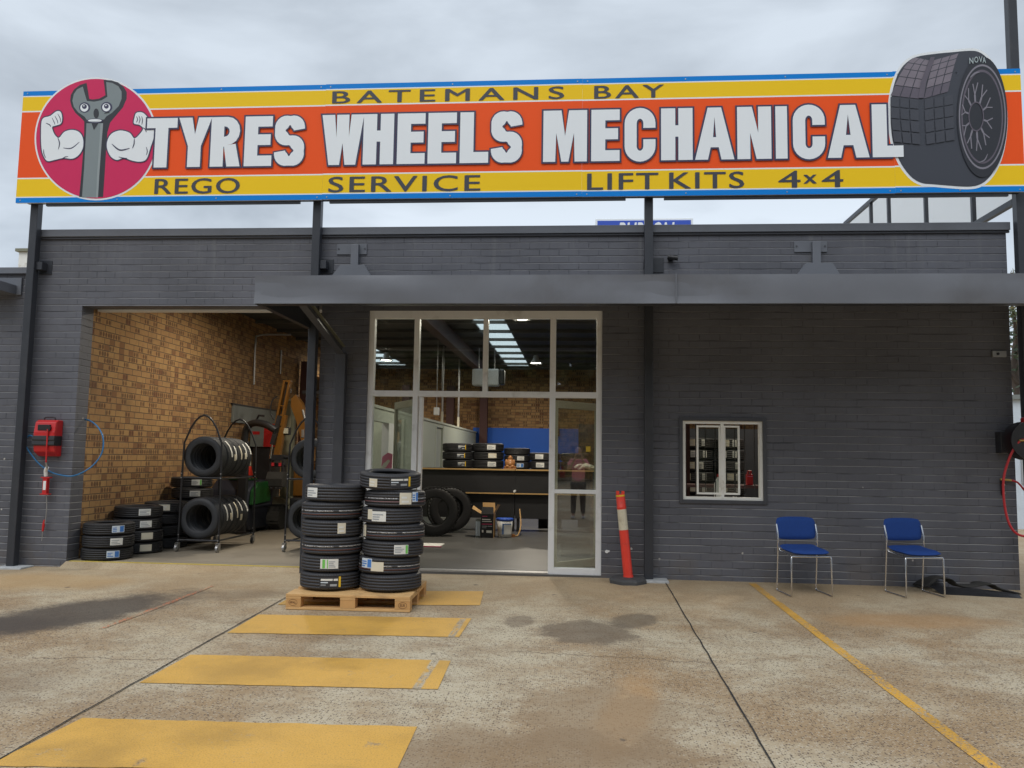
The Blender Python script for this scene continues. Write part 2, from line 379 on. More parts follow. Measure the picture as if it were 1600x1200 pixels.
def thing(name, label, cat, loc, group=None):
    o = bpy.data.objects.new(name, None); COL.objects.link(o); o.location = loc; o.empty_display_size = .1
    return tag(o, label, cat, group)
def copy_tree(o, parent=None):
    c = o.copy(); COL.objects.link(c); c.parent = parent
    for ch in list(o.children): copy_tree(ch, c)
    return c
def spline(pts, n=6, closed=False):
    P_ = [Vector(p) for p in pts]; N = len(P_); out = []
    for i in range(N if closed else N - 1):
        g = (lambda k: P_[k % N]) if closed else (lambda k: P_[max(0, min(N - 1, k))])
        a, b, c, d = g(i - 1), g(i), g(i + 1), g(i + 2)
        for k in range(n):
            t = k / n
            out.append(.5 * ((2 * b) + (c - a) * t + (2 * a - 5 * b + 4 * c - d) * t * t + (3 * b - a - 3 * c + d) * t ** 3))
    if not closed: out.append(P_[-1])
    return out
def spl2(pts, n=5, closed=True): return [(v.x, v.y) for v in spline([(a, b, 0) for a, b in pts], n, closed)]
def area(l): return sum(l[i][0] * l[(i + 1) % len(l)][1] - l[(i + 1) % len(l)][0] * l[i][1] for i in range(len(l))) / 2
def offset(loop, d):
    """mitred outward offset of a simple polygon (d<0 shrinks)"""
    sg = 1 if area(loop) > 0 else -1; n = len(loop); out = []
    for i in range(n):
        p0, p1, p2 = Vector(loop[i - 1]), Vector(loop[i]), Vector(loop[(i + 1) % n])
        a = (p1 - p0).normalized(); b = (p2 - p1).normalized()
        na = Vector((a.y, -a.x)) * sg; nb = Vector((b.y, -b.x)) * sg
        k = na + nb
        if k.length < 1e-6: out.append(tuple(p1 + na * d)); continue
        k = k / max(.35, k.dot(na)) if k.length else k
        k = k if k.length < 2.2 else k.normalized() * 2.2
        out.append(tuple(p1 + k * d))
    return out
def ell(cx, cy, rx, ry, n=32, a0=0, rot=0):
    o = []
    for i in range(n):
        t = 2 * math.pi * i / n + a0; x, y = rx * math.cos(t), ry * math.sin(t)
        o.append((cx + x * math.cos(rot) - y * math.sin(rot), cy + x * math.sin(rot) + y * math.cos(rot)))
    return o
def text_mesh(txt, x0, x1, z0, z1, y, mat, weight=.0, space=1.0, shear=0.0, mb=None, bold=0.0):
    cu = bpy.data.curves.new('t', 'FONT'); cu.body = txt; cu.offset = weight; cu.space_character = space; cu.shear = shear; cu.resolution_u = 4
    ob = bpy.data.objects.new('t', cu); COL.objects.link(ob)
    dg = bpy.context.evaluated_depsgraph_get(); me = bpy.data.meshes.new_from_object(ob.evaluated_get(dg))
    xs = [v.co.x for v in me.vertices]; zs = [v.co.y for v in me.vertices]
    a, b, c, d = min(xs), max(xs), min(zs), max(zs)
    vs = [(x0 + (v.co.x - a) / (b - a) * (x1 - x0), y, z0 + (v.co.y - c) / (d - c) * (z1 - z0)) for v in me.vertices]
    fs = [tuple(p.vertices) for p in me.polygons]
    bpy.data.objects.remove(ob); bpy.data.curves.remove(cu); bpy.data.meshes.remove(me)
    mb = mb or MB()
    for k, sh_ in enumerate((0, -1, 1) if bold else (0,)): mb.add([(x + sh_ * bold, y_ - .0003 * k, z + (0, -.35, .35)[k] * bold) for x, y_, z in vs], fs, mat)
    return mb
def gz(x, y):
    k = .03 - .0008 * (min(max(x, -8), 8) - .9) ** 2
    yy = min(y, 0.0)
    if yy >= -5.8: s = .031 * yy
    elif yy >= -10: s = -.1798 + (-5.8 - yy) * .028
    else: s = -.0622
    return k + s

# ------------------------------------------------------------------ materials
M = {}
M['brick'] = painted_brick('painted_brick'); M['face'] = face_brick('face_brick')
M['conc'] = concrete('forecourt_concrete')
M['stripe'] = road_paint('stripe_paint', (.68, .375, .065), .86); M['line'] = road_paint('line_paint', (.70, .37, .045), .70)
M['spray'] = road_paint('spray_paint', (.72, .15, .045), .60); M['thin'] = road_paint('threshold_paint', (.60, .46, .08), .84)
M['joint'] = P('joint', (.02, .018, .016), .9); M['grout'] = P('grout', (.42, .43, .43), .9, var=.3, ns=12, bump=.3)
M['floor'] = P('interior_floor', (.105, .102, .096), .42, var=.22, ns=1.3, dirt=((.06, .055, .05), .6)); M['gfloor'] = P('bay_floor', (.25, .215, .165), .6, var=.22, ns=1.3, dirt=((.13, .105, .075), .6))
M['steel'] = P('painted_steel', (.060, .063, .074), .42, var=.15, ns=4, dirt=((.12, .12, .125), .25))
M['post'] = P('post_steel', (.034, .037, .045), .38, var=.15, ns=5, dirt=((.10, .10, .10), .2))
M['flash'] = P('flashing', (.145, .154, .176), .40, var=.16, ns=2.2, spec=.45, dirt=((.10, .10, .105), .4))
M['alu'] = P('white_aluminium', (.80, .80, .79), .38, var=.06, ns=5, dirt=((.42, .40, .36), .5))
M['olive'] = P('door_aluminium', (.50, .47, .36), .4, var=.06, ns=5)
M['cream'] = P('cream_aluminium', (.86, .85, .79), .38, var=.05, ns=8, dirt=((.35, .28, .2), .45))
M['glass'] = glass('shop_glass'); M['hglass'] = glass('window_glass', (.86, .88, .86), 1.5, .04, 1.0)
M['roof'] = P('roof_sheet', (.055, .058, .056), .6, var=.2, ns=1.5); M['purlin'] = P('purlin_steel', (.085, .085, .075), .5, var=.15, ns=2)
M['rafter'] = P('red_oxide_steel', (.085, .032, .028), .55, var=.2, ns=2)
M['plaster'] = P('partition_board', (.46, .50, .43), .6, var=.04, ns=1.5, dirt=((.34, .36, .31), .4)); M['plastcap'] = P('partition_cap', (.52, .55, .47), .5)
M['dooru'] = P('inner_door', (.40, .43, .37), .5); M['dark'] = P('dark_void', (.015, .015, .017), .9)
M['bluewall'] = P('blue_paint', (.010, .115, .58), .5, var=.08, ns=1.5)
M['white'] = P('white_plastic', (.78, .79, .78), .4, var=.03); M['paper'] = P('paper', (.72, .72, .68), .7, var=.05, ns=30)
M['cream_p'] = P('cream_paper', (.68, .63, .50), .7, var=.06, ns=30)
M['black'] = P('black_plastic', (.016, .016, .018), .42); M['blackm'] = P('black_metal', (.022, .022, .025), .4, dirt=((.09, .09, .09), .25))
M['chrome'] = P('chrome', (.62, .62, .63), .18, 1.0, var=.05); M['zinc'] = P('zinc', (.42, .42, .42), .42, .8, var=.15, ns=18)
M['brass'] = P('brass', (.55, .38, .14), .32, .9)
M['red'] = P('red_plastic', (.52, .018, .02), .36, var=.06); M['redh'] = P('red_hose', (.52, .03, .04), .4, var=.05); M['blueh'] = P('blue_hose', (.015, .15, .34), .35, var=.05)
M['orange'] = P('orange_plastic', (.78, .052, .03), .42, var=.08, dirt=((.30, .05, .03), .4))
M['refl'] = P('reflective_band', (.66, .60, .45), .4, var=.12, ns=14, dirt=((.35, .28, .18), .5))
M['base'] = P('rubber_base', (.06, .06, .062), .75, var=.2, ns=20, dirt=((.13, .12, .11), .5))
M['cloth'] = P('blue_fabric', (.018, .056, .225), .85, var=.12, ns=40, bump=.5, spec=.2)
M['wood'] = P('pallet_timber', (.62, .375, .155), .7, var=.18, ns=6, bump=.2, dirt=((.26, .15, .07), .6)); M['wood2'] = P('pallet_block', (.56, .31, .115), .75, var=.2, ns=9, bump=.3, dirt=((.27, .14, .06), .5))
M['stamp'] = P('burnt_stamp', (.16, .075, .03), .8)
M['sgreen'] = P('sticker_green', (.16, .52, .10), .5); M['sblue'] = P('sticker_blue', (.05, .19, .55), .5); M['syel'] = P('sticker_yellow', (.78, .50, .02), .5)
M['sblack'] = P('sticker_black', (.03, .033, .04), .45); M['spale'] = P('sticker_pale', (.60, .68, .76), .5); M['sgrey'] = P('print_grey', (.34, .36, .38), .6)
M['spink'] = P('sticker_pink', (.62, .06, .17), .5)
M['rub'] = rubber('tyre_rubber', 0); M['rub1'] = rubber('tyre_rubber_lined', 1); M['rub2'] = rubber('tyre_rubber_marked', 2)
M['rubg'] = rubber('tyre_rubber_dark', 0, .165, .325, (.022, .022, .024)); M['rubt'] = rubber('tyre_rubber_rack', 0, .165, .285, (.036, .038, .042))
M['rubb'] = rubber('tyre_rubber_offroad', 0, .27, .43, (.018, .018, .019))
M['card'] = P('cardboard', (.47, .29, .12), .8, var=.08, ns=8); M['laminate'] = P('black_laminate', (.020, .020, .022), .5, var=.1)
M['edge'] = P('timber_edge', (.47, .30, .12), .5); M['pail'] = P('pail_white', (.70, .72, .72), .4); M['pailb'] = P('pail_blue', (.03, .10, .50), .4)
M['buddha'] = P('carved_wood', (.36, .155, .05), .4, var=.2, ns=10); M['rag'] = P('rag', (.62, .60, .50), .9, var=.1, ns=20, bump=.4)
M['yellow'] = P('digger_yellow', (.21, .088, .010), .42, var=.1, ns=5, dirt=((.22, .11, .03), .6)); M['track'] = P('digger_track', (.032, .03, .027), .85, var=.3, ns=8, bump=.5)
M['hoist'] = P('hoist_paint', (.22, .22, .155), .5, var=.08, ns=4, dirt=((.2, .18, .13), .5)); M['navy'] = P('navy_shell', (.012, .015, .026), .5); M['green'] = P('green_shell', (.007, .065, .012), .42)
M['board'] = P('grey_board', (.20, .22, .21), .5, var=.1, ns=4); M['rust'] = P('brown_steel', (.22, .085, .02), .6, var=.2, ns=3)
M['lens'] = P('work_lamp_lens', (.55, .53, .42), .3); M['pinkp'] = P('pink_card', (.70, .17, .27), .6, var=.06)
# sign colours
M['s_or'] = P('sign_orange', (.90, .098, .012), .4, var=.03, ns=.8, spec=.22); M['s_ye'] = P('sign_yellow', (.92, .60, .012), .4, var=.03, ns=.8, spec=.22); M['s_bl'] = P('sign_blue', (.0, .22, .70), .4, var=.03, ns=.8, spec=.22)
M['s_wh'] = P('sign_white', (.82, .86, .89), .35, var=.02, ns=.8); M['s_nv'] = P('sign_navy', (.035, .035, .085), .4, var=.05); M['s_ch'] = P('sign_charcoal', (.045, .050, .066), .4, var=.05, ns=2)
M['s_pk'] = P('sign_pink', (.64, .03, .12), .4, var=.03, spec=.22); M['s_gr'] = P('sign_grey', (.21, .25, .26), .4, var=.04, ns=3); M['s_gl'] = P('sign_light_grey', (.29, .33, .34), .4, var=.04, ns=3)
M['s_bk'] = P('sign_black', (.022, .024, .032), .4); M['s_t1'] = P('sign_tread', (.20, .175, .21), .4, var=.2, ns=6); M['s_t2'] = P('sign_tread_dark', (.115, .10, .13), .4, var=.2, ns=6)
M['s_t3'] = P('sign_tread_darkest', (.052, .056, .072), .4, var=.1, ns=5); M['s_tg'] = P('sign_rim', (.22, .21, .25), .4, var=.2, ns=5); M['s_lt'] = P('sign_pale_print', (.42, .50, .52), .4); M['bluesign'] = P('far_sign_blue', (.03, .085, .50), .4, var=.04)  # s_t3 is the darkest printed tread tone of the tyre picture

# ------------------------------------------------------------------ ground
def sheet(xs, ys, dz, m):
    mb = MB(); vs = [(x, y, gz(x, y) + dz) for y in ys for x in xs]; n = len(xs)
    mb.add(vs, [(j * n + i, j * n + i + 1, (j + 1) * n + i + 1, (j + 1) * n + i) for j in range(len(ys) - 1) for i in range(n - 1)], m, True); return mb
def lin(a, b, n): return [a + (b - a) * i / n for i in range(n + 1)]
gx = [-600, -250, -120, -60, -30, -16] + lin(-12, 12, 48) + [16, 30, 60, 120, 250, 600]
gy = [-600, -250, -120, -60, -30, -18, -13] + lin(-11, 0, 44) + [.25, 4, 16, 30, 60, 120, 250, 600]
tag(sheet(gx, gy, 0, M['conc']).build('concrete_ground', origin=(0, 0, 0)), kind='structure')
def strip(name, left, right, dz, m, seg=10):
    """ribbon between two polylines (lists of (x, y)), draped on the ground"""
    mb = MB(); vs = []; fs = []
    def res(pl):
        out = []
        L = [0]
        for a, b in zip(pl, pl[1:]): L.append(L[-1] + math.dist(a, b))
        for k in range(seg + 1):
            t = L[-1] * k / seg; i = max(j for j in range(len(L)) if L[j] <= t + 1e-9); i = min(i, len(pl) - 2)
            f = (t - L[i]) / (L[i + 1] - L[i]); out.append((pl[i][0] + (pl[i + 1][0] - pl[i][0]) * f, pl[i][1] + (pl[i + 1][1] - pl[i][1]) * f))
        return out
    l, r_ = res(left), res(right)
    for k in range(seg + 1):
        for c in range(5):
            t = c / 4; x = l[k][0] + (r_[k][0] - l[k][0]) * t; y = l[k][1] + (r_[k][1] - l[k][1]) * t
            vs.append((x, y, gz(x, y) + dz))
    for k in range(seg):
        for c in range(4): fs.append((k * 5 + c, k * 5 + c + 1, (k + 1) * 5 + c + 1, (k + 1) * 5 + c))
    mb.add(vs, fs, m, True); return tag(mb.build(name), kind='structure')
random.seed(3)
def wob(pts, a): return [(x + random.uniform(-a, a), y + random.uniform(-a, a)) for x, y in pts]
STR = [((-2.93, -5.74), (-2.87, -5.05), (-.90, -4.985), (-.885, -5.60)), ((-2.90, -4.38), (-2.885, -3.685), (-.915, -3.63), (-.895, -4.30)),
       ((-2.895, -3.02), (-2.895, -2.335), (-.945, -2.265), (-.965, -2.94)), ((-2.88, -1.90), (-2.885, -1.21), (-.975, -1.0), (-.935, -1.70))]
for k_, (a, b, c, d) in enumerate(STR):
    lw = lambda p, q: wob([(p[0] + (q[0] - p[0]) * i / 24, p[1] + (q[1] - p[1]) * i / 24) for i in range(25)], .006)
    strip('yellow_stripe', lw(a, d), lw(b, c), .004, M['stripe'], 24)
YL = [(2.0, -.12), (2.045, -1.8), (2.10, -3.75), (2.138, -5.2), (2.19, -7.5)]
yl = [(v.x, v.y) for v in spline([(a, b, 0) for a, b in YL], 8)]
strip('yellow_line', wob([(x - .043, y) for x, y in yl], .004), wob([(x + .043, y) for x, y in yl], .004), .004, M['line'], 40)
for x0, y0, y1 in ((-2.925, -.02, -12), (1.012, -.02, -12)):
    ys = lin(y0, y1, 60); j = [(x0 + random.uniform(-.004, .004), y) for y in ys]
    strip('expansion_joint', [(x - .004 - random.uniform(0, .0035), y) for x, y in j], [(x + .004 + random.uniform(0, .0035), y) for x, y in j], .007, M['joint'], 60)
strip('orange_line', wob([(-4.03, -3.0), (-4.0, -2.3), (-3.96, -1.05)], .005), wob([(-3.985, -3.0), (-3.945, -2.3), (-3.91, -1.05)], .008), .004, M['spray'], 20)

# ------------------------------------------------------------------ workshop building
B = thing('workshop_building', 'dark grey painted brick workshop with open bay, glazed shopfront and flat awning', 'building', (0, 0, 0))
XL, XR, ZT, T = -6.935, 4.975, 4.15, .25
wall = MB(); bk = M['brick']
def wx(x0, x1, z0, z1): wall.box(x0, x1, 0, T, z0, z1, bk)
wx(XL, -6.29, -.3, 3.254); wx(XL, XR, 3.254, ZT); wx(-3.17, -2.573, -.3, 3.254); wx(-2.573, .29, 3.2, 3.254)
wx(.29, 1.235, -.3, 3.254); wx(2.165, XR, -.3, 3.254); wx(1.235, 2.165, -.3, .955); wx(1.235, 2.165, 1.885, 3.254)
wall.build('front_wall', B)
mb = MB(); mb.box(-6.54, -6.29, T, 8.2, -.3, 4.018, M['face']).box(-6.54, -6.29, 8.2, 14.2, 3.3, 4.018, M['face']); mb.build('side_wall', B)
mb = MB(); mb.box(-9.5, XR, 14.2, 14.45, -.3, 4.06, M['face']); mb.build('back_wall', B)
mb = MB(); mb.box(XR - .25, XR, T, 14.2, -.3, 4.018, M['face']); mb.build('end_wall', B)
mb = MB(); mb.box(-9.75, -9.5, 8.2, 14.45, -.3, 3.3, M['face']).box(-9.5, -6.54, 8.2, 8.45, -.3, 3.3, M['face']).box(-9.75, -6.56, 8.2, 14.45, 3.301, 3.36, M['roof']); mb.build('annexe_wall', B)
mb = MB(); mb.box(-3.08, XR - .25, 14.17, 14.2, .06, 2.28, M['bluewall']); mb.build('blue_dado', B)
cap = MB(); cap.box(XL - .02, XR + .03, -.05, T + .05, ZT - .008, 4.238, M['flash'])
cap.box(XL - .02, XR + .03, -.028, -.002, ZT - .035, ZT - .009, M['steel']); cap.build('parapet_capping', B, .006)
fl = MB(); fl.box(-9.5, -3.06, T, 14.2, -.1, .06, M['gfloor']).box(-3.06, XR - .25, T, 14.2, -.1, .06, M['floor']); fl.box(-6.29, -3.17, .0, T, -.1, .058, M['gfloor']); fl.box(-2.573, .29, .0, T, -.1, .05, M['floor'])
fl.build('interior_floor', B)
ramp = MB(); ramp.add([(-6.29, -.16, gz(-6.29, -.16) + .002), (-3.17, -.16, gz(-3.17, -.16) + .002), (-3.17, 0, .058), (-6.29, 0, .058)], [(0, 1, 2, 3)], M['conc']); ramp.build('entry_ramp', B)
yb = MB(); yb.box(-6.25, -3.3, -.005, .045, .055, .0625, M['thin']); yb.build('threshold_line', B)
# roof with two strips of translucent sheet
SK = ((-5.75, -4.95), (-2.02, -1.40)); rf = MB(); z0, z1 = 4.02, 4.06
xs = [-6.56, SK[0][0], SK[0][1], SK[1][0], SK[1][1], XR - .05]
for a, b in ((0, 1), (2, 3), (4, 5)): rf.box(xs[a], xs[b], T, 14.3, z0, z1, M['roof'])
SY0 = (8.4, 3.2)
for (a, b), y0_ in zip(SK, SY0): rf.box(a, b, T, y0_, z0, z1, M['roof']); rf.box(a, b, 13.4, 14.3, z0, z1, M['roof'])
ro = rf.build('roof', B)
mt = MT('fibreglass'); tl = mt.n('ShaderNodeBsdfTranslucent', {0: (.86, .92, .90)}); tp = mt.n('ShaderNodeBsdfTransparent', {0: (.95, 1, .98)})
mt.t.links.new(mt.n('ShaderNodeMixShader', {0: .55, 1: tl.outputs[0], 2: tp.outputs[0]}).outputs[0], mt.o.inputs[0])
for (a, b), y0_ in zip(SK, SY0):
    sk = MB(); sk.add([(a, y0_, 4.04), (b, y0_, 4.04), (b, 13.4, 4.04), (a, 13.4, 4.04)], [(0, 1, 2, 3)], mt.m); sk.build('skylight', ro)
pu = MB(); y = .9
while y < 14: pu.box(-6.5, XR - .26, y, y + .06, 3.955, 4.015, M['purlin']); y += 1.15
pu.build('purlins', B)
for x in (-2.6, 1.6): mb = MB(); mb.box(x - .09, x + .09, T, 14.15, 3.66, 3.95, M['rafter']); mb.build('rafter', B)
for x, y in ((-2.75, 14.0), (-3.75, 14.05), (-5.05, 13.9), (-6.1, 8.1), (2.0, 6.0)):
    mb = MB(); mb.box(x - .11, x + .11, y - .1, y + .1, .06, 3.5, M['rafter']); mb.build('steel_column', B)
mb = MB(); mb.box(-6.25, -3.2, T + .02, T + .12, 3.235, 3.30, M['alu']); mb.build('door_track', B)
mb = MB(); mb.tube(spline([(-6.26, 5.5, 2.75), (-6.26, 5.5, 3.55), (-6.2, 5.55, 3.72), (-5.6, 5.6, 3.74)], 6), .02, M['zinc'], 8)
mb.build('conduit', B); mb = MB(); mb.tube([(-6.27, 6.9, 3.1), (-6.27, 6.9, 3.6)], .018, M['zinc'], 8); mb.build('conduit', B)
mb = MB(); mb.box(-5.9, -5.3, 8.35, 8.5, 2.9, 3.6, M['rust']).box(-6.1, -4.6, 8.3, 8.5, 2.42, 2.52, M['rust']); mb.build('rear_shelf', B)

# office partition (right face at x = -2.99)
PX = -2.99; pt = MB()
for y0, y1, a, b in ((.3, 1.3, .06, 2.12), (1.3, 3.45, 1.93, 2.12), (1.3, 3.45, .06, .95), (3.45, 7.35, .06, 2.12), (7.35, 8.2, 2.04, 2.12), (8.2, 14.16, .06, 2.12)):
    pt.box(PX - .09, PX, y0, y1, a, b, M['plaster'])
pa = pt.build('office_partition', B)
mb = MB(); mb.box(PX - .11, PX + .02, .3, 14.16, 2.122, 2.165, M['plastcap']); mb.build('top_rail', pa)
mb = MB(); mb.box(PX - .07, PX - .03, 7.36, 8.19, .06, 2.038, M['dooru']); mb.build('door', pa)
mb = MB(); mb.box(PX - .10, PX + .012, 7.29, 7.349, .06, 2.10, M['plastcap']).box(PX - .10, PX + .012, 8.201, 8.26, .06, 2.10, M['plastcap']); mb.build('door_frame', pa)
mb = MB(); mb.box(PX - .1, PX + .014, 1.25, 1.299, .95, 1.93, M['plastcap']); mb.build('window_frame', pa); mb = MB(); mb.box(PX - .1, PX + .014, 2.95, 3.45, .951, 1.929, M['white']); mb.build('sliding_leaf', pa)
mb = MB(); mb.box(-3.9, -3.1, 4.6, 4.68, .06, 2.12, M['plaster']); mb.build('office_wall', pa)

mb = MB(); mb.box(1.1, XR - .26, 4.2, 4.28, .06, 1.95, M['sblack']); mb.build('dark_backdrop', B)  # dark sheet added as backdrop for the dim room behind the serving window
# shopfront
SF = MB(); A = M['alu']; fy0, fy1 = .03, .13
sf = MB()
for x0, x1, a, b in ((-2.573, -2.505, .05, 3.2), (.222, .29, .05, 3.2), (-2.008, -1.945, .05, 3.108), (-.338, -.268, .05, 3.108)): sf.box(x0, x1, fy0, fy1, a, b, A)
sf.box(-2.505, .222, fy0, fy1, 3.108, 3.2, A)
for x0, x1 in ((-2.505, -2.008), (-1.945, -.338), (-.268, .222)): sf.box(x0, x1, fy0, fy1, 2.142, 2.212, A)
sf.box(-1.155, -1.095, fy0, fy1, 2.212, 3.108, A)
for x0, x1 in ((-2.505, -2.008), (-.268, .222)): sf.box(x0, x1, fy0, fy1, .05, .125, A); sf.box(x0, x1, fy0, fy1, 1.0, 1.045, A)
sf.box(-1.925, -1.885, .035, .125, .055, 2.135, A)
fr = sf.build('shopfront_frame', B, .003)
for x0, x1, a, b in ((-2.505, -2.008, 2.212, 3.108), (-1.945, -1.155, 2.212, 3.108), (-1.095, -.338, 2.212, 3.108), (-.268, .222, 2.212, 3.108),
                     (-2.505, -2.008, 1.045, 2.142), (-2.505, -2.008, .125, 1.0), (-.268, .222, 1.045, 2.142), (-.268, .222, .125, 1.0)):
    g = MB(); g.box(x0, x1, .077, .083, a, b, M['glass']); g.build('glass_pane', fr)
mb = MB(); mb.box(-1.945, -.338, .0, .16, .0505, .068, M['zinc']); mb.build('door_sill', fr)
def leaf(hinge, tip):
    h, t = Vector(hinge), Vector(tip); d = (t - h).normalized(); L = (t - h).length
    Mx = Matrix(((d.x, -d.y, 0, h.x), (d.y, d.x, 0, h.y), (0, 0, 1, 0), (0, 0, 0, 1))); f = MB(); o = M['olive']
    f.box(0, .055, -.02, .02, .07, 2.12, o, Mx).box(L - .055, L, -.02, .02, .07, 2.12, o, Mx).box(.055, L - .055, -.02, .02, 2.03, 2.12, o, Mx).box(.055, L - .055, -.02, .02, .07, .17, o, Mx)
    dr = f.build('glass_door', B, .003)
    g = MB(); g.box(.055, L - .055, -.003, .003, .17, 2.03, M['glass'], Mx); g.build('door_pane', dr)
    k = MB(); k.box(L - .048, L - .008, -.05, -.021, .95, 1.25, M['zinc'], Mx); k.build('push_plate', dr)
leaf((-1.98, .155, 0), (-2.41, .90, 0)); leaf((-.285, .155, 0), (.265, .80, 0))

# serving window
wf = MB(); c = M['cream']; X0, X1, Z0, Z1 = 1.238, 2.162, .958, 1.882
def frame(mb, x0, x1, z0, z1, t, y0, y1, m): mb.box(x0, x0 + t, y0, y1, z0, z1, m).box(x1 - t, x1, y0, y1, z0, z1, m).box(x0 + t, x1 - t, y0, y1, z1 - t, z1, m).box(x0 + t, x1 - t, y0, y1, z0, z0 + t, m)
frame(wf, X0, X1, Z0, Z1, .034, .012, .10, c); wf.box(1.684, 1.718, .02, .09, Z0 + .034, Z1 - .034, c)
win = wf.build('sliding_window', B, .002)
for x0, x1, y in ((1.405, 1.684, .05), (1.718, 1.905, .05)):
    s_ = MB(); frame(s_, x0, x1, 1.02, 1.83, .022, y - .012, y + .012, c); so_ = s_.build('sash', win, .002)
    g = MB(); g.box(x0 + .022, x1 - .022, y - .002, y + .002, 1.042, 1.808, M['hglass']); g.build('window_pane', so_)
mb = MB(); frame(mb, 1.195, 2.205, .915, 1.925, .042, -.022, .011, M['steel']); mb.build('window_trim', win, .003)
mb = MB()
for i in range(8): x = 1.30 + i * .115; mb.cyl((x, .19, .96), (x, .19, 1.88), .006, M['blackm'], 6)
mb.build('security_bars', win)
mb = MB(); mb.box(1.235, 2.165, .11, .42, .935, .957, M['white']); mb.build('window_ledge', win)

# awning
def xprism_(mb, loop, x0, x1, m):
    n = len(loop); vs = [(x, y, z) for x in (x0, x1) for y, z in loop]
    mb.add(vs, [tuple(range(n)), tuple(range(2 * n - 1, n - 1, -1))] + [(i, n + i, n + (i + 1) % n, (i + 1) % n) for i in range(n)], m); return mb
aw = MB(); F = M['flash']; x0, x1 = -3.32, 6.2
n = 40                                             # slightly dented fascia sheet
vs = []; fs = []; random.seed(12)
for i in range(n + 1):
    x = x0 + (x1 - x0) * i / n
    for j, z in enumerate((2.95, 3.05, 3.15, 3.24)):
        d = .022 * math.sin(i * .55 + j * .8) * math.sin(i * .21 + 1) if 0 < j < 3 else .004 * math.sin(i * 1.3)
        vs.append((x, -1.75 + d, z))
for i in range(n):
    for j in range(3): a = i * 4 + j; fs.append((a, a + 4, a + 5, a + 1))
aw.add(vs, fs, F, True); aw.box(x0, x1, -1.735, -1.70, 2.955, 3.236, F); aw.box(x0 + .001, x1, -1.699, -1.60, 2.952, 2.972, M['post'])
awo = aw.build('awning', B)
for x in (.95,): mb = MB(); mb.box(x, x + .012, -1.764, -1.752, 2.948, 3.242, F); mb.build('seam', awo, .002)
mb = MB(); xprism_(mb, [(-1.70, 3.195), (-1.70, 3.215), (-.01, 3.345), (-.01, 3.325)], x0, x1, M['post']); mb.build('awning_deck', awo)
mb = MB(); mb.box(x0 - .002, x0 + .06, -1.70, -.01, 2.95, 3.19, M['post']); mb.build('end_beam', awo)
for x in (-2.6, -1.2, .9, 2.6, 4.2): mb = MB(); mb.bar((x, -1.69, 3.165), (x, -.01, 3.29), .05, .05, M['post']); mb.build('awning_joist', awo)
mb = MB(); mb.box(-2.945, -2.825, -.10, -.002, gz(-2.9, 0) - .05, 2.66, M['steel']); mb.build('wall_bracket', awo, .004)
mb = MB(); mb.bar((-2.885, -.06, 2.64), (-2.875, -1.68, 3.0), .085, .012, M['steel']).bar((-2.885, -.06, 2.74), (-2.875, -1.68, 3.10), .085, .012, M['hoist']).bar((-2.885, -.06, 2.69), (-2.875, -1.68, 3.05), .014, .088, M['steel']); mb.build('awning_brace', awo)  # paler olive upper flange: light falling on the brace put into its colour
for x in (-2.79, 2.77):
    mb = MB(); mb.box(x - .215, x + .165, -.016, -.001, 3.90, 4.035, M['flash']); mb.box(x - .02, x + .075, -.075, -.016, 3.60, 4.015, M['flash'])
    mb.prism([(x - .22, 3.60), (x + .26, 3.60), (x + .18, 3.735), (x - .12, 3.735)], -.16, -.076, M['flash'])
    for dx in (-.19, .14): mb.cyl((x + dx, -.022, 3.97), (x + dx, -.016, 3.97), .012, M['steel'], 8)
    mb.build('hanger_bracket', awo, .003)
# wall fittings
fz = MB(); fz.cyl((1.10, -.001, 3.83), (1.10, -.02, 3.83), .035, M['black'], 14).cyl((1.10, -.02, 3.83), (1.12, -.06, 3.825), .014, M['black'], 8).cyl((1.06, -.07, 3.835), (1.18, -.085, 3.815), .03, M['black'], 14)
tag(fz.build('security_camera', origin=(1.1, 0, 3.83)), 'small black security camera on the parapet wall above the awning', 'camera')
fz = MB(); fz.box(4.76, 4.915, -.03, -.001, 2.655, 2.725, M['zinc']).cyl((4.82, -.036, 2.69), (4.82, -.03, 2.69), .016, M['black'], 10)
tag(fz.build('switch_plate', bevel=.003), 'small grey metal plate with a black knob on the right wall end', 'wall plate')
fz = MB(); fz.cyl((.353, -.012, .335), (.353, 0, .335), .02, M['white'], 10).box(.35, .385, -.014, -.001, .33, .35, M['white'])
tag(fz.build('wall_socket_cover'), 'small white blob of filler low on wall right of the shopfront', 'filler')

# ------------------------------------------------------------------ sign on four posts
SG = thing('billboard', 'long orange, yellow and blue shop sign lettered TYRES WHEELS MECHANICAL', 'sign', (-1, -.1, 0))
for x, top in ((-6.915, 5.97), (-3.232, 5.97), (.83, 5.97), (5.078, 7.6)):
    mb = MB(); g0 = gz(x, -.1) - .02; mb.box(x - .05, x + .05, -.155, -.055, g0, top, M['post']); mb.build('post', SG, .006)
for x in (-6.915, -3.232, .83):
    mb = MB(); mb.box(x - .055 if x > 0 else x + .051, x + .13 if x < 0 else x - .051, -.12, -.012, 3.70, 3.80, M['post']); mb.box(min(x, x + .13) + .02, max(x, x + .13) + .06, -.012, -.001, 3.66, 3.84, M['post']); mb.build('post_bracket', SG, .003)
for x in (-6.915, .83): mb = MB(); mb.box(x - .13, x + .22, -.26, -.002, gz(x, -.1) - .03, gz(x, -.1) + .022, M['grout']); mb.build('footing', SG, .012)
mb = MB()
for z in (4.555, 5.25, 5.93): mb.box(-6.98, 5.04, -.205, -.156, z - .025, z + .025, M['post'])
for a, b in ((-6.7, -3.42), (-3.05, .55), (1.0, 4.9)): mb.box(a, b, -.24, -.206, 4.485, 4.53, M['post'])
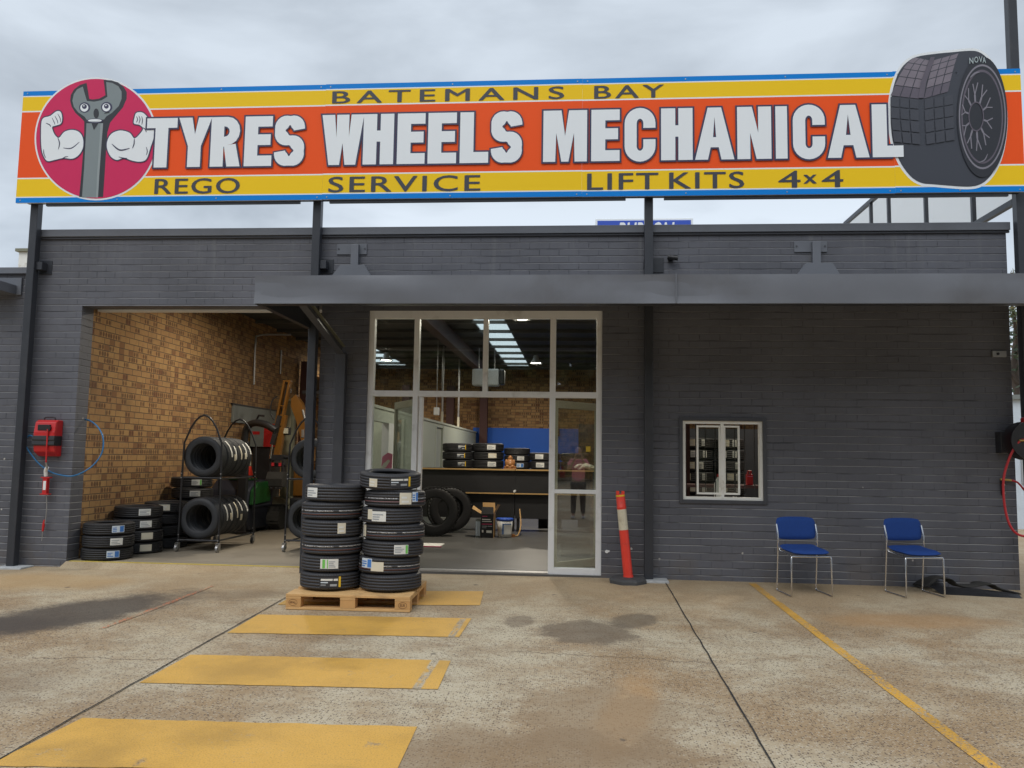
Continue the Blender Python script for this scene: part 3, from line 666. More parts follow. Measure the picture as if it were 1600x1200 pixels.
mb.build('back_frame', SG)
SY = -.27; bands = [(4.519, 4.583, 's_bl'), (4.583, 4.597, 's_wh'), (4.597, 4.826, 's_ye'), (4.826, 4.843, 's_wh'), (4.843, 5.700, 's_or'), (5.700, 5.717, 's_wh'), (5.717, 5.902, 's_ye'), (5.902, 5.916, 's_wh'), (5.916, 5.978, 's_bl')]
mb = MB(); seams = [-7.085, -3.135, .028, 3.638, 5.070]
for k in range(4):
    a, b = seams[k] + (.0008 if k else 0), seams[k + 1]; dz = (0, .004, .002, .007)[k]
    mb.box(a, b, SY + .001, -.24, 4.519 + dz, 5.978 + dz, M['s_wh'])
    for z_0, z_1, c_ in bands:
        z_0 += dz; z_1 += dz
        mb.add([(a, SY, z_0), (b, SY, z_0), (b, SY, z_1), (a, SY, z_1)], [(0, 1, 2, 3)], M[c_])
mb.build('sign_panel', SG)
for k in range(4):
    a, b = seams[k], seams[k + 1]; m_ = max(2, int((b - a) / 1.15))
    for i in range(m_ + 1):
        x = a + .06 + (b - a - .12) * i / m_
        for z in (4.55, 5.947): mb = MB(); mb.cyl((x, SY - .004, z), (x, SY, z), .008, M['zinc'], 8); mb.build('screw', SG)
# emblem and tyre picture share this: photo-traced outlines turned into metres on the board
def art(parent, name, mats, fn):
    st = {'y': SY - .002}; mb = MB()
    def put(loop, m, holes=()): mb.flat([fn(loop)] + [fn(h) for h in holes], st['y'], M[m]); st['y'] -= .0002
    mats(put, mb, st); return mb.build(name, parent)
def wm(l): return [(-7.064389 + .001618 * a + .000102 * b, 6.327611 - .000028 * a - .001596 * b) for a, b in l]
def tm(l): return [(3.479944 + .001481 * a - .000051 * b, 6.377111 - .000029 * a - .001595 * b) for a, b in l]
def line(pts, w, n=5):
    c_ = spl2(pts, n, False) if len(pts) > 2 else list(pts); L_ = []; R_ = []
    for i, p in enumerate(c_):
        a = Vector(c_[max(0, i - 1)]); b = Vector(c_[min(len(c_) - 1, i + 1)]); d = (b - a).normalized(); k = w / 2 * (1 if len(pts) == 2 else (.25 + .75 * math.sin(math.pi * (i + .5) / len(c_))))
        L_.append((p[0] - d.y * k, p[1] + d.x * k)); R_.append((p[0] + d.y * k, p[1] - d.x * k))
    return L_ + R_[::-1]
def wrench(put, mb, st):
    mb.prism(wm(ell(571, 608, 502, 502, 72)), SY - .0015, -.25, M['s_wh']); st['y'] = SY - .004
    put(ell(571, 608, 488, 488, 72), 's_pk')
    head = [(497, 152), (440, 170), (395, 205), (368, 250), (362, 300), (375, 350), (405, 400), (450, 440), (478, 470), (478, 560), (470, 700), (455, 900), (438, 1084), (632, 1084), (645, 900), (657, 700), (668, 560), (690, 480), (740, 420), (795, 355), (825, 285), (826, 230), (800, 185), (755, 150), (700, 133), (637, 128), (645, 195), (652, 255), (600, 283), (545, 290), (520, 285), (510, 225)]
    put(head, 's_bk')
    put([(466, 183), (420, 205), (392, 245), (380, 300), (393, 350), (428, 395), (480, 430), (500, 458), (640, 455), (660, 428), (705, 400), (760, 345), (784, 285), (784, 225), (758, 182), (708, 154), (658, 146), (662, 200), (668, 268), (620, 297), (560, 308), (500, 302), (480, 235)], 's_gr')
    put([(497, 485), (490, 620), (478, 850), (461, 1088), (591, 1088), (603, 880), (620, 650), (633, 485)], 's_gr')
    put([(612, 487), (603, 640), (585, 880), (576, 1088), (591, 1088), (603, 880), (620, 650), (633, 487)], 's_gl')
    for cx, cy in ((482, 356), (662, 354)):
        put(ell(cx, cy, 46, 43), 's_nv'); put(ell(cx - 3, cy + 1, 33, 33), 's_wh'); put(ell(cx - 2, cy - 8, 20, 20), 's_nv'); put(ell(cx - 6, cy - 14, 6, 6, 12), 's_wh')
    put(ell(577, 405, 22, 40, 24), 's_bk'); put([(640, 408), (690, 400), (665, 388)], 's_bk')
    put(ell(566, 466, 66, 19, 28), 's_nv'); put(ell(566, 464, 56, 12, 28), 's_wh'); put(line([(520, 468), (566, 472), (610, 466)], 4), 's_gr')
    put([(540, 486), (594, 486), (558, 540)], 's_bk')
    la = spl2([(135, 452), (200, 425), (250, 388), (285, 392), (298, 440), (288, 488), (245, 505), (216, 518), (235, 575), (272, 605), (315, 558), (375, 540), (435, 556), (468, 605), (470, 680), (440, 740), (385, 775), (310, 770), (240, 785), (180, 795), (148, 755), (130, 690), (125, 560)], 4)
    put(offset(la, 9), 's_nv'); put(la, 's_wh')
    ra = spl2([(905, 402), (950, 398), (985, 425), (1005, 455), (1048, 520), (1044, 600), (1018, 680), (985, 775), (935, 798), (870, 790), (800, 768), (745, 785), (695, 755), (666, 690), (670, 625), (705, 570), (775, 545), (850, 565), (888, 610), (935, 570), (958, 530), (930, 500), (885, 488), (890, 440)], 4)
    put(offset(ra, 9), 's_nv'); put(ra, 's_wh')
    for l, w in (([(308, 688), (375, 690), (440, 640)], 9), ([(262, 600), (278, 650), (268, 700)], 9), ([(215, 440), (232, 475), (240, 498)], 6), ([(238, 425), (258, 462), (264, 490)], 6), ([(262, 408), (282, 445), (286, 478)], 6), ([(165, 485), (195, 498), (205, 515)], 8), ([(300, 775), (325, 762), (350, 758)], 7), ([(148, 700), (150, 735), (165, 770)], 7),
                 ([(705, 655), (770, 705), (850, 690)], 12), ([(888, 612), (885, 655), (872, 690)], 9), ([(905, 430), (915, 455), (905, 480)], 6), ([(925, 425), (935, 455), (925, 490)], 6), ([(948, 430), (955, 465), (948, 500)], 6), ([(985, 680), (992, 715), (985, 745)], 7), ([(760, 760), (800, 770), (830, 772)], 7), ([(950, 520), (975, 535), (985, 560)], 7)): put(line(l, w), 's_nv')
art(SG, 'wrench_emblem', wrench, wm)
def tyrepic(put, mb, st):
    out = spl2([(85, 560), (90, 450), (112, 340), (150, 240), (210, 165), (290, 118), (420, 96), (570, 82), (700, 72), (775, 82), (845, 132), (905, 222), (948, 340), (976, 470), (985, 600), (976, 740), (948, 880), (902, 990), (842, 1070), (770, 1115), (680, 1128), (560, 1122), (430, 1112), (340, 1103), (262, 1063), (192, 985), (142, 895), (107, 790), (90, 680)], 3)
    mb.prism(tm(out), SY - .0015, -.25, M['s_wh']); st['y'] = SY - .004
    put(offset(out, -19), 's_ch')
    rows = [135, 178, 226, 284, 352, 432]
    LX = lambda y: 285 - 185 * ((y - 135) / 297) ** .62; R1 = lambda y: 398 - 78 * ((y - 135) / 297) ** .8
    R2 = lambda y: 440 - 82 * ((y - 135) / 297) ** .8; R3 = lambda y: 655 - 105 * ((y - 110) / 297) ** .62
    def quad(fa, fb, u0, u1, y0, y1, sl, m, g=3):
        ps = []
        for u, y in ((u0, y0), (u1, y0), (u1, y1), (u0, y1)):
            ps.append((fa(y) + (fb(y) - fa(y)) * u, y + sl * u))
        a, b, c_, d = ps
        put([(a[0] + g, a[1] + g), (b[0] - g, b[1] + g), (c_[0] - g, c_[1] - g), (d[0] + g, d[1] - g)], m)
    for r_ in range(5):
        m_ = 's_t1' if r_ < 4 else 's_t2'
        for c_ in range(3):
            quad(LX, R1, c_ / 3, (c_ + 1) / 3, rows[r_], rows[r_ + 1], 26, m_)
            quad(R2, R3, c_ / 3, (c_ + 1) / 3, rows[r_] + 24, rows[r_ + 1] + 24, -52, m_)
    for r_, (ya, yb_) in enumerate(((432, 512), (512, 600), (600, 690), (690, 780))):
        for c_ in range(3):
            quad(lambda y: 98 + max(0, y - 560) * .12, lambda y: 318 + max(0, y - 560) * .07, c_ / 3, (c_ + 1) / 3, ya + 4, yb_ + 4, 20, 's_t3', 4)
            quad(lambda y: 356 + max(0, y - 560) * .06, lambda y: 578 + max(0, y - 560) * .05, c_ / 3, (c_ + 1) / 3, ya + 24, yb_ + 24, -36, 's_t3', 4)
    put([(404, 140), (436, 140), (372, 330), (352, 450), (310, 450), (330, 330)], 's_t2')
    # sidewall and rim
    put(ell(792, 590, 187, 452, 56), 's_bk'); put(ell(792, 590, 176, 392, 56), 's_tg', [ell(792, 590, 166, 378, 56)[::-1]]); put(ell(790, 590, 156, 352, 56), 's_t2', [ell(791, 592, 145, 335, 56)[::-1]])
    put(ell(790, 594, 143, 330, 48), 's_bk')
    for i in range(10):
        t = 2 * math.pi * i / 10 + .2; cx, cy = 744, 592
        h = (cx + 52 * math.cos(t), cy + 108 * math.sin(t)); mid = (cx + 82 * math.cos(t), cy + 165 * math.sin(t))
        if mid[0] > 850: continue
        put(line([h, mid], 13), 's_tg')
        for dt in (-.16, .16):
            e_ = (cx + 8 + 118 * math.cos(t + dt), cy + 255 * math.sin(t + dt))
            if e_[0] < 905: put(line([mid, e_], 8), 's_tg')
    put(ell(744, 592, 58, 112, 36), 's_t2', [ell(744, 592, 50, 102, 36)[::-1]])
    put(line([(760, 935), (805, 915), (828, 870)], 9), 's_tg')
    put(line([(700, 300), (735, 268), (770, 258)], 14), 's_tg')
    y_ = st['y']
    for ch, x_, dy, w_ in (('N', 695, 10, 28), ('O', 732, 2, 28), ('V', 766, 0, 26), ('A', 793, 6, 24)):
        (a, b), (c_, d) = tm([(x_, 185 + dy), (x_ + w_, 140 + dy)]); text_mesh(ch, a, c_, b, d, y_, M['s_lt'], .01, mb=mb)
art(SG, 'tyre_picture', tyrepic, tm)
# big letters
def capS(w):
    rx = w / 2 - .100; c_ = []
    for i in range(23): t = R(4 + 266 * i / 22); c_.append((w / 2 + rx * math.cos(t), .705 + .20 * math.sin(t)))
    for i in range(1, 24): t = R(90 - 266 * i / 23); c_.append((w / 2 + rx * math.cos(t), .300 + .205 * math.sin(t)))
    L_ = []; R_ = []
    for i, p in enumerate(c_):
        a = Vector(c_[max(0, i - 1)]); b = Vector(c_[min(len(c_) - 1, i + 1)]); d = (b - a).normalized(); k = .098 * abs(d.y) + .086 * abs(d.x)
        L_.append((p[0] - d.y * k, p[1] + d.x * k)); R_.append((p[0] + d.y * k, p[1] - d.x * k))
    return [L_ + R_[::-1]]
def glyph(ch, w):
    s = .262
    if ch == 'T': l = [(0, 1), (0, .8), (w / 2 - s / 2, .8), (w / 2 - s / 2, 0), (w / 2 + s / 2, 0), (w / 2 + s / 2, .8), (w, .8), (w, 1)]
    elif ch == 'I': l = [(0, 0), (w, 0), (w, 1), (0, 1)]
    elif ch == 'H': l = [(0, 0), (s, 0), (s, .45), (w - s, .45), (w - s, 0), (w, 0), (w, 1), (w - s, 1), (w - s, .67), (s, .67), (s, 1), (0, 1)]
    elif ch == 'E': l = [(0, 0), (w, 0), (w, .21), (s, .21), (s, .42), (w - .03, .42), (w - .03, .635), (s, .635), (s, .79), (w, .79), (w, 1), (0, 1)]
    elif ch == 'L': l = [(0, 0), (w, 0), (w, .215), (s, .215), (s, 1), (0, 1)]
    elif ch == 'Y': l = [(w / 2 - s / 2, 0), (w / 2 + s / 2, 0), (w / 2 + s / 2, .42), (w, 1), (w - .27, 1), (w / 2, .66), (.27, 1), (0, 1), (w / 2 - s / 2, .42)]
    elif ch == 'N': l = [(0, 0), (.235, 0), (.235, .50), (w - .27, 0), (w, 0), (w, 1), (w - .235, 1), (w - .235, .50), (.27, 1), (0, 1)]
    elif ch == 'M': l = [(0, 0), (.23, 0), (.245, .56), (.345, 0), (w - .345, 0), (w - .245, .56), (w - .23, 0), (w, 0), (w, 1), (w - .34, 1), (w / 2, .50), (.34, 1), (0, 1)]
    elif ch == 'W': l = [(.15, 0), (.36, 0), (w / 2, .43), (w - .36, 0), (w - .15, 0), (w, 1), (w - .25, 1), (w - .29, .55), (w / 2 + .12, 1), (w / 2 - .12, 1), (.29, .55), (.25, 1), (0, 1)]
    elif ch == 'A': return [[(0, 0), (.235, 0), (.285, .235), (w - .285, .235), (w - .235, 0), (w, 0), (w - .235, 1), (.235, 1)], [(.33, .43), (w / 2, .82), (w - .33, .43)]]
    elif ch == 'R':
        bowl = [(w - .02, .74 + .0)] ; a = []
        for i in range(9): t = math.pi / 2 - math.pi * i / 8; a.append((w - .27 + .25 * math.cos(t), .715 + .285 * math.sin(t)))
        return [[(0, 0), (s, 0), (s, .40), (w - .33, .40), (w - .265, 0), (w, 0), (w - .10, .455)] + a[::-1] + [(0, 1)],
                [(s, .60), (s, .81)] + [(w - .33 + .10 * math.cos(math.pi / 2 - math.pi * i / 6), .705 + .105 * math.sin(math.pi / 2 - math.pi * i / 6)) for i in range(7)]]
    elif ch == 'C':
        s = .225
        o = [(w, .63), (w, .72)] + [(w / 2 + w / 2 * math.cos(t), .72 + .30 * math.sin(t)) for t in [math.pi * i / 14 for i in range(1, 14)]] + [(0, .72), (0, .28)] \
            + [(w / 2 + w / 2 * math.cos(t), .28 - .30 * math.sin(t)) for t in [math.pi - math.pi * i / 14 for i in range(1, 14)]] + [(w, .28), (w, .41), (w - s, .41), (w - s, .28)]
        q_ = w / 2 - s
        o += [(w / 2 + q_ * math.cos(t), .28 - .09 * math.sin(t)) for t in [math.pi * i / 8 for i in range(1, 8)]] + [(s, .28), (s, .72)]
        o += [(w / 2 + q_ * math.cos(t), .72 + .09 * math.sin(t)) for t in [math.pi - math.pi * i / 8 for i in range(1, 8)]] + [(w - s, .72), (w - s, .63)]
        return [o]
    elif ch == 'S': return capS(w)
    return [l]
LET = [('T', -5.42, -4.996), ('Y', -5.004, -4.55), ('R', -4.583, -4.172), ('E', -4.148, -3.772), ('S', -3.764, -3.367), ('W', -3.174, -2.621), ('H', -2.653, -2.247), ('E', -2.231, -1.86), ('E', -1.852, -1.475), ('L', -1.46, -1.085), ('S', -1.077, -.682),
       ('M', -.451, .1), ('E', .123, .488), ('C', .518, .91), ('H', .948, 1.345), ('A', 1.345, 1.828), ('N', 1.835, 2.255), ('I', 2.277, 2.439), ('C', 2.475, 2.869), ('A', 2.869, 3.368), ('L', 3.375, 3.749)]
H_, zb = .635, 4.947
words = [LET[0:5], LET[5:11], LET[11:]]
for wi, wl in enumerate(words):
    mb = MB()
    for li, (ch, a, b) in enumerate(wl):
        a += .014; b -= .014; lo = glyph(ch, (b - a) / H_)
        lo = [[(a + x * H_, zb + z * H_) for x, z in l] for l in lo]
        last = wi == 2 and li == len(wl) - 1
        ol = offset(lo[0], .017 if ch == 'S' else .021)
        if last: ol = [(min(x, 3.62), z) for x, z in ol]
        yo = SY - .0135 - .0006 * (li % 2)
        mb.flat([ol] + [offset(h, -.019)[::-1] for h in lo[1:]], yo, M['s_nv']); mb.flat(lo, yo - .0014, M['s_wh'])
    mb.build('lettering', SG)
for t, a, b, c_, d, w_, s_ in (('BATEMANS', -3.045, -.196, 5.732, 5.888, .012, 1.35), ('BAY', .173, .995, 5.727, 5.884, .012, 1.25), ('REGO', -5.265, -4.18, 4.612, 4.805, .004, 1.1), ('SERVICE', -3.055, -1.193, 4.607, 4.802, .006, 1.15),
                       ('LIFT', .096, .926, 4.603, 4.800, .004, 1.1), ('KITS', 1.061, 1.921, 4.603, 4.802, .004, 1.1), ('4', 2.322, 2.565, 4.603, 4.803, .006, 1), ('x', 2.607, 2.752, 4.648, 4.752, .012, 1), ('4', 2.815, 3.05, 4.603, 4.803, .006, 1)):
    text_mesh(t, a, b, c_, d, SY - .004, M['s_ch'], 0, s_, bold=.005).build('lettering', SG)

# perpendicular sign frame running back from the right-hand post
SD = thing('side_billboard', 'black steel frame with white sheeting running back above the roof, right end', 'sign frame', (5.06, 3, 4.2))
mb = MB(); mb.box(5.03, 5.09, -.05, 5.9, 4.44, 4.51, M['post']).box(5.03, 5.09, -.05, 5.9, 5.92, 5.985, M['post'])
for y in (.9, 2.3, 3.7, 4.5, 5.86): mb.box(5.035, 5.085, y, y + .05, 4.512, 5.918, M['post'])
mb.box(5.03, 5.09, 2.3, 2.36, 4.05, 4.438, M['post']).box(5.03, 5.09, 5.8, 5.86, 4.05, 4.438, M['post']); mb.build('frame', SD)
mt2 = MT('translucent_sheet'); mt2.t.links.new(mt2.n('ShaderNodeMixShader', {0: .45, 1: mt2.n('ShaderNodeBsdfTranslucent', {0: (.9, .93, .95)}).outputs[0], 2: mt2.n('ShaderNodeBsdfTransparent', {0: (1, 1, 1)}).outputs[0]}).outputs[0], mt2.o.inputs[0])
mb = MB(); mb.box(5.092, 5.10, -.1, 5.95, 4.46, 5.97, mt2.m); mb.build('panel', SD)

# ------------------------------------------------------------------ lamps hanging in the hall
L_em = emit('lamp_glow', (1.0, .93, .80), 14.0)
def high_bay(x, y, z, watts, label):
    t = thing('high_bay_lamp', label, 'lamp', (x, y, z), 'high bay lamps under the roof')
    s_ = MB(); s_.lathe([(.035, .20), (.06, .19), (.08, .08), (.165, .0), (.155, .0), (.07, .07), (.03, .17)], M['alu'], 24, Matrix.Translation((x, y, z)), True); s_.build('lamp_shade', t)
    d = MB(); d.cyl((x, y, z + .012), (x, y, z + .03), .13, L_em, 20); d.build('diffuser', t)
    r_ = MB(); r_.cyl((x, y, z + .19), (x, y, 4.015), .008, M['blackm'], 6); r_.build('rod', t)
    l = bpy.data.lights.new('lamp_light', 'AREA'); l.shape = 'DISK'; l.size = .3; l.energy = watts; l.color = (1, .90, .74)
    o = bpy.data.objects.new('lamp_light', l); COL.objects.link(o); o.parent = t; o.location = (0, 0, -.01)
high_bay(-.95, 3.8, 3.74, 70, 'lit round lamp nearest the shopfront, seen through the third top pane')
high_bay(-1.04, 10.2, 3.74, 70, 'small lit round lamp deep in the hall, right of the bright skylight')
high_bay(-4.70, 9.8, 3.74, 60, 'small lit round lamp seen through the far left top pane')
high_bay(3.0, 2.4, 3.74, 55, 'added unseen lamp behind the front wall, brightening the stock by the serving window')  # extra lamp added out of sight to brighten the serving window stock
high_bay(-4.5, 2.4, 3.80, 52, 'assumed unseen round lamp above the open bay, lighting the tan bricks')  # lamp assumed out of sight above the bay, added to light its brick wall

def tyre(name, Rt, rr, w, mat, grooves=4, seg=64):
    """tyre lying flat: axis Z, from z=0 to z=w; thing = the rubber itself"""
    p = []
    sw = w / 2; c = w / 2
    inner = [(rr + .006, .30), (rr, .36), (rr, .44), (rr + .012, .47), (rr + .03, .475), (rr + (Rt - rr) * .55, .5), (Rt - .035, .475), (Rt - .014, .435)]
    low = [(r_, c - z * w) for r_, z in inner]                      # bottom sidewall, bead to shoulder
    tread = [(Rt - .004, c - .385 * w)]
    gw = .0045; xs = [(-.26 + .52 * k / (grooves - 1)) * w for k in range(grooves)]
    for g in xs: tread += [(Rt, c + g - gw), (Rt - .009, c + g - gw * .7), (Rt - .009, c + g + gw * .7), (Rt, c + g + gw)]
    tread += [(Rt - .004, c + .385 * w)]
    up = [(r_, c + z * w) for r_, z in inner[::-1]]
    inn = [(rr + .02, c + .26 * w), (Rt - .03, c + .2 * w), (Rt - .022, c), (Rt - .03, c - .2 * w), (rr + .02, c - .26 * w)]
    mb = MB(); mb.lathe(low + tread + up + inn, mat, seg)
    return mb.build(name, origin=(0, 0, 0))
def sticker(par, Rt, a0, arc, z0, z1, cells, base, out=.003):
    """paper label bent round the tread; a0 in degrees, arc in metres; cells = [(u0,u1,v0,v1,mat)]"""
    mb = MB()
    def patch(u0, u1, v0, v1, m, o):
        n = max(1, int((u1 - u0) * 8)); vs = []; fs = []
        for i in range(n + 1):
            u = u0 + (u1 - u0) * i / n; a = R(a0) + (u - .5) * arc / Rt
            for v in (v0, v1): vs.append(((Rt + o) * math.cos(a), (Rt + o) * math.sin(a), z0 + (z1 - z0) * v))
        for i in range(n): fs.append((2 * i, 2 * i + 2, 2 * i + 3, 2 * i + 1))
        off = world_loc(par); mb.add([Vector(v) + off for v in vs], fs, m, True)
    patch(0, 1, 0, 1, base, out)
    for k, (u0, u1, v0, v1, m) in enumerate(cells): patch(u0, u1, v0, v1, m, out + .0015)
    return mb.build('paper_label', par)
P_ = M
def txt(u0, u1, rows, m, v0=.15, v1=.85):
    o = []
    for i in range(rows):
        a = v0 + (v1 - v0) * i / rows; rnd = random.random()
        o.append((u0, u0 + (u1 - u0) * (.55 + .45 * rnd), a, a + (v1 - v0) / rows * .5, m))
    return o
LAB = {'green': (M['paper'], lambda: [(.80, .97, .05, .95, M['sgreen'])] + txt(.06, .74, 4, M['sgrey'])),
       'greenl': (M['paper'], lambda: [(.12, .27, .05, .95, M['sgreen']), (.38, .43, .05, .95, M['sgreen'])] + txt(.48, .95, 4, M['sgrey'])),
       'blue': (M['spale'], lambda: [(.62, .95, .08, .92, M['sblue'])] + txt(.06, .55, 3, M['sblue'])),
       'black': (M['sblack'], lambda: [(.90, 1.0, 0, 1, M['syel'])] + [(.06, .62, .62, .80, M['paper']), (.06, .40, .40, .50, M['spale']), (.66, .86, .60, .80, M['paper']), (.50, .82, .10, .30, M['sgrey']), (.06, .30, .18, .26, M['sgrey'])]),
       'white': (M['paper'], lambda: txt(.08, .92, 3, M['sgrey'])), 'cream': (M['cream_p'], lambda: txt(.15, .85, 2, M['paper'])), 'plain': (M['cream_p'], lambda: [])}
def lab(par, Rt, w, deg, arc, kind, v0=.22, v1=.82):
    b, c = LAB[kind]; return sticker(par, Rt, deg, arc, w * v0, w * v1, c(), b)

# ------------------------------------------------------------------ pallet and its two tyre stacks
px0, px1, py0, py1 = -2.735, -1.545, -2.10, -1.27
PZ = gz(-2.1, -2.0) + .004
PT = thing('pallet', 'timber pallet on the yellow stripes carrying two stacks of tyres', 'pallet', (-2.14, -1.7, PZ), None)
def slope(mb):   # sit on the sloping slab
    for v in mb.v: v.z += (gz(v.x, v.y) - gz(-2.1, -2.0))
for k in range(5):
    w_ = (.145, .10, .145, .10, .145)[k]; yc = py0 + (w_ / 2 if k == 0 else (py1 - py0) * k / 4 if k < 4 else py1 - py0 - w_ / 2)
    mb = MB(); mb.box(px0, px1, yc - w_ / 2, yc + w_ / 2, PZ + .122, PZ + .144, M['wood']); slope(mb); mb.build('deck_board', PT, .002)
for xc in (px0 + .0725, (px0 + px1) / 2, px1 - .0725):
    mb = MB(); mb.box(xc - .0725, xc + .0725, py0 + .003, py1 - .003, PZ + .1, PZ + .1215, M['wood']); slope(mb); mb.build('stringer_board', PT)
    for yc in (py0 + .055, (py0 + py1) / 2, py1 - .055):
        mb = MB(); mb.box(xc - .072, xc + .072, yc - .05, yc + .05, PZ + .022, PZ + .0995, M['wood2']); slope(mb); mb.build('block', PT, .003)
for yc in (py0 + .055, (py0 + py1) / 2, py1 - .055):
    mb = MB(); mb.box(px0, px1, yc - .05, yc + .05, PZ, PZ + .0215, M['wood']); slope(mb); mb.build('bottom_board', PT, .002)
mb = MB(); sx, sz = px1 - .07, PZ + .06 + gz(px1, py0) - gz(-2.1, -2.0)
mb.flat([ell(sx, sz, .042, .03, 28), ell(sx, sz, .038, .026, 28)[::-1]], py0 + .0035, M['stamp']); text_mesh('EUR', sx - .025, sx + .025, sz - .012, sz + .013, py0 + .0035, M['stamp'], .02, 1, mb=mb)
sx = px0 + .07; mb.flat([ell(sx, sz, .042, .03, 28), ell(sx, sz, .039, .027, 28)[::-1]], py0 + .0035, M['stamp']); text_mesh('EPAL', sx - .03, sx + .03, sz - .010, sz + .010, py0 + .0035, M['stamp'], .02, 1, mb=mb)
mb.build('stamp', PT)
TW = .167
proto = {0: tyre('tyre', .3, .195, TW, M['rub']), 1: tyre('tyre', .3, .195, TW, M['rub1']), 2: tyre('tyre', .3, .195, TW, M['rub2'])}
used = set()
def place(pr, key, loc, label, cat='tyre', group=None, rot=(0, 0, 0), sc=1.0):
    o = pr
    if key in used: o = pr.copy(); COL.objects.link(o)
    used.add(key); o.location = loc; o.rotation_euler = rot
    if sc != 1: o.scale = (sc, sc, sc)
    return tag(o, label, cat, group)
zt = PZ + .144 + gz(-2.1, -1.6) - gz(-2.1, -2.0)
GA, GB = 'tyres in the left stack on the pallet', 'tyres in the right stack on the pallet'
random.seed(21)
stA = [(0, [(-75, .20, 'black', .2, .8)], 'bottom tyre of the left pallet stack, long black and yellow label'), (0, [(-78, .17, 'greenl', .25, .8)], 'second lowest tyre of the left pallet stack, white label with green bars'),
       (2, [], 'unlabelled white-lettered tyre above the green-barred label in the left pallet stack'), (0, [(-57, .08, 'cream', .25, .85)], 'tyre with one tilted cream label in the left pallet stack'),
       (2, [], 'unlabelled white-lettered tyre just under the top of the left pallet stack'), (0, [(-124, .15, 'white', .25, .8)], 'top tyre of the left pallet stack, white paper label at left')]
for i, (v, ls, lb) in enumerate(stA):
    o = place(proto[v], ('p', v), (-2.415 + random.uniform(-.014, .014), -1.70 + random.uniform(-.01, .01), zt + .001 + i * (TW + .0005)), lb, 'tyre', GA)
    o.rotation_euler = (R(random.uniform(-.7, .7)), R(random.uniform(-.7, .7)), 0)
    for a, arc, k, v0, v1 in ls: lab(o, .3, TW, a, arc, k, v0, v1)
stB = [(0, [], 'bottom tyre of the right pallet stack, plain black tread with no label'), (2, [(-124, .14, 'blue', .35, .92), (-100, .13, 'plain', .2, .75)], 'tyre with blue and torn cream labels, second lowest in the right pallet stack'),
       (0, [(-62, .14, 'green', .25, .8)], 'tyre with a green-ended white label in the right pallet stack'), (2, [(-148, .08, 'plain', .2, .9)], 'tyre with a cream tag on its left edge, middle of the right pallet stack'),
       (0, [(-122, .06, 'plain', .3, .9), (-103, .15, 'white', .2, .8)], 'tyre with a long white label at left, third from top of right pallet stack'), (1, [(-58, .12, 'cream', .2, .9), (-38, .07, 'blue', .35, .95)], 'tyre with cream and blue label at right, second from top of right stack'),
       (0, [(-110, .09, 'cream', .2, .7), (-58, .21, 'black', .25, .85)], 'tilted top tyre of the right pallet stack, black and yellow label')]
for i, (v, ls, lb) in enumerate(stB):
    top = i == 6; lb = lb
    o = place(proto[v], ('p', v), (-1.825 + random.uniform(-.022, .022), -1.69 + random.uniform(-.01, .01), zt + .001 + i * (TW * .955)), lb, 'tyre', GB)
    o.scale = (1, 1, .95); o.rotation_euler = (R(random.uniform(-.8, .8)), R(random.uniform(-.8, .8)), 0)
    if top: o.location = (-1.855, -1.70, zt + i * (TW * .955) + .028); o.rotation_euler = (R(5.0), R(1.5), 0)
    for a, arc, k, v0, v1 in ls:
        l = lab(o, .3, TW, a, arc, k, v0, v1)

# ------------------------------------------------------------------ flexible bollard
bx, by = .585, -.24; bz = gz(bx, by)
BO = thing('warning_bollard', 'leaning red and white flexible bollard on a black octagonal base', 'bollard', (bx, by, bz))
mb = MB(); oct_ = [(math.cos(R(22.5 + 45 * i)), math.sin(R(22.5 + 45 * i))) for i in range(8)]
vs = []
for r_, z in ((.222, 0), (.222, .035), (.195, .055), (.07, .062)): vs += [(bx + r_ * a, by + r_ * b, bz + z + gz(bx + r_ * a, by + r_ * b) - bz) for a, b in oct_]
mb.add(vs, [(k * 8 + i, k * 8 + (i + 1) % 8, k * 8 + 8 + (i + 1) % 8, k * 8 + 8 + i) for k in range(3) for i in range(8)] + [tuple(range(24, 32))], M['base']); mb.build('base', BO, .004)
b0, b1 = Vector((bx + .005, by, bz + .05)), Vector((bx - .093, by, bz + 1.03))
bp = lambda t: b0 + (b1 - b0) * t
mb = MB(); mb.tube([bp(0), bp(.03)], [.060, .056], M['orange'], 24).tube([bp(.03), bp(.55)], [.0535, .0525], M['orange'], 24).tube([bp(.788), bp(.80), bp(.808), bp(.815), bp(.82), bp(.965)], [.0525, .0525, .0555, .0555, .0515, .0505], M['orange'], 24)
for dx in (-.03, .03): c_ = bp(.965); mb.box(c_.x + dx - .017, c_.x + dx + .017, c_.y - .035, c_.y + .035, c_.z - .002, c_.z + .034, M['orange'])
mb.build('post', BO)
mb = MB(); mb.tube([bp(.55), bp(.788)], [.0535, .053], M['refl'], 24); mb.build('reflective_band', BO)
mb = MB(); mb.tube([bp(.935), bp(.94), bp(.95), bp(.955)], [.051, .0535, .0535, .051], M['syel'], 20); mb.build('ring', BO)

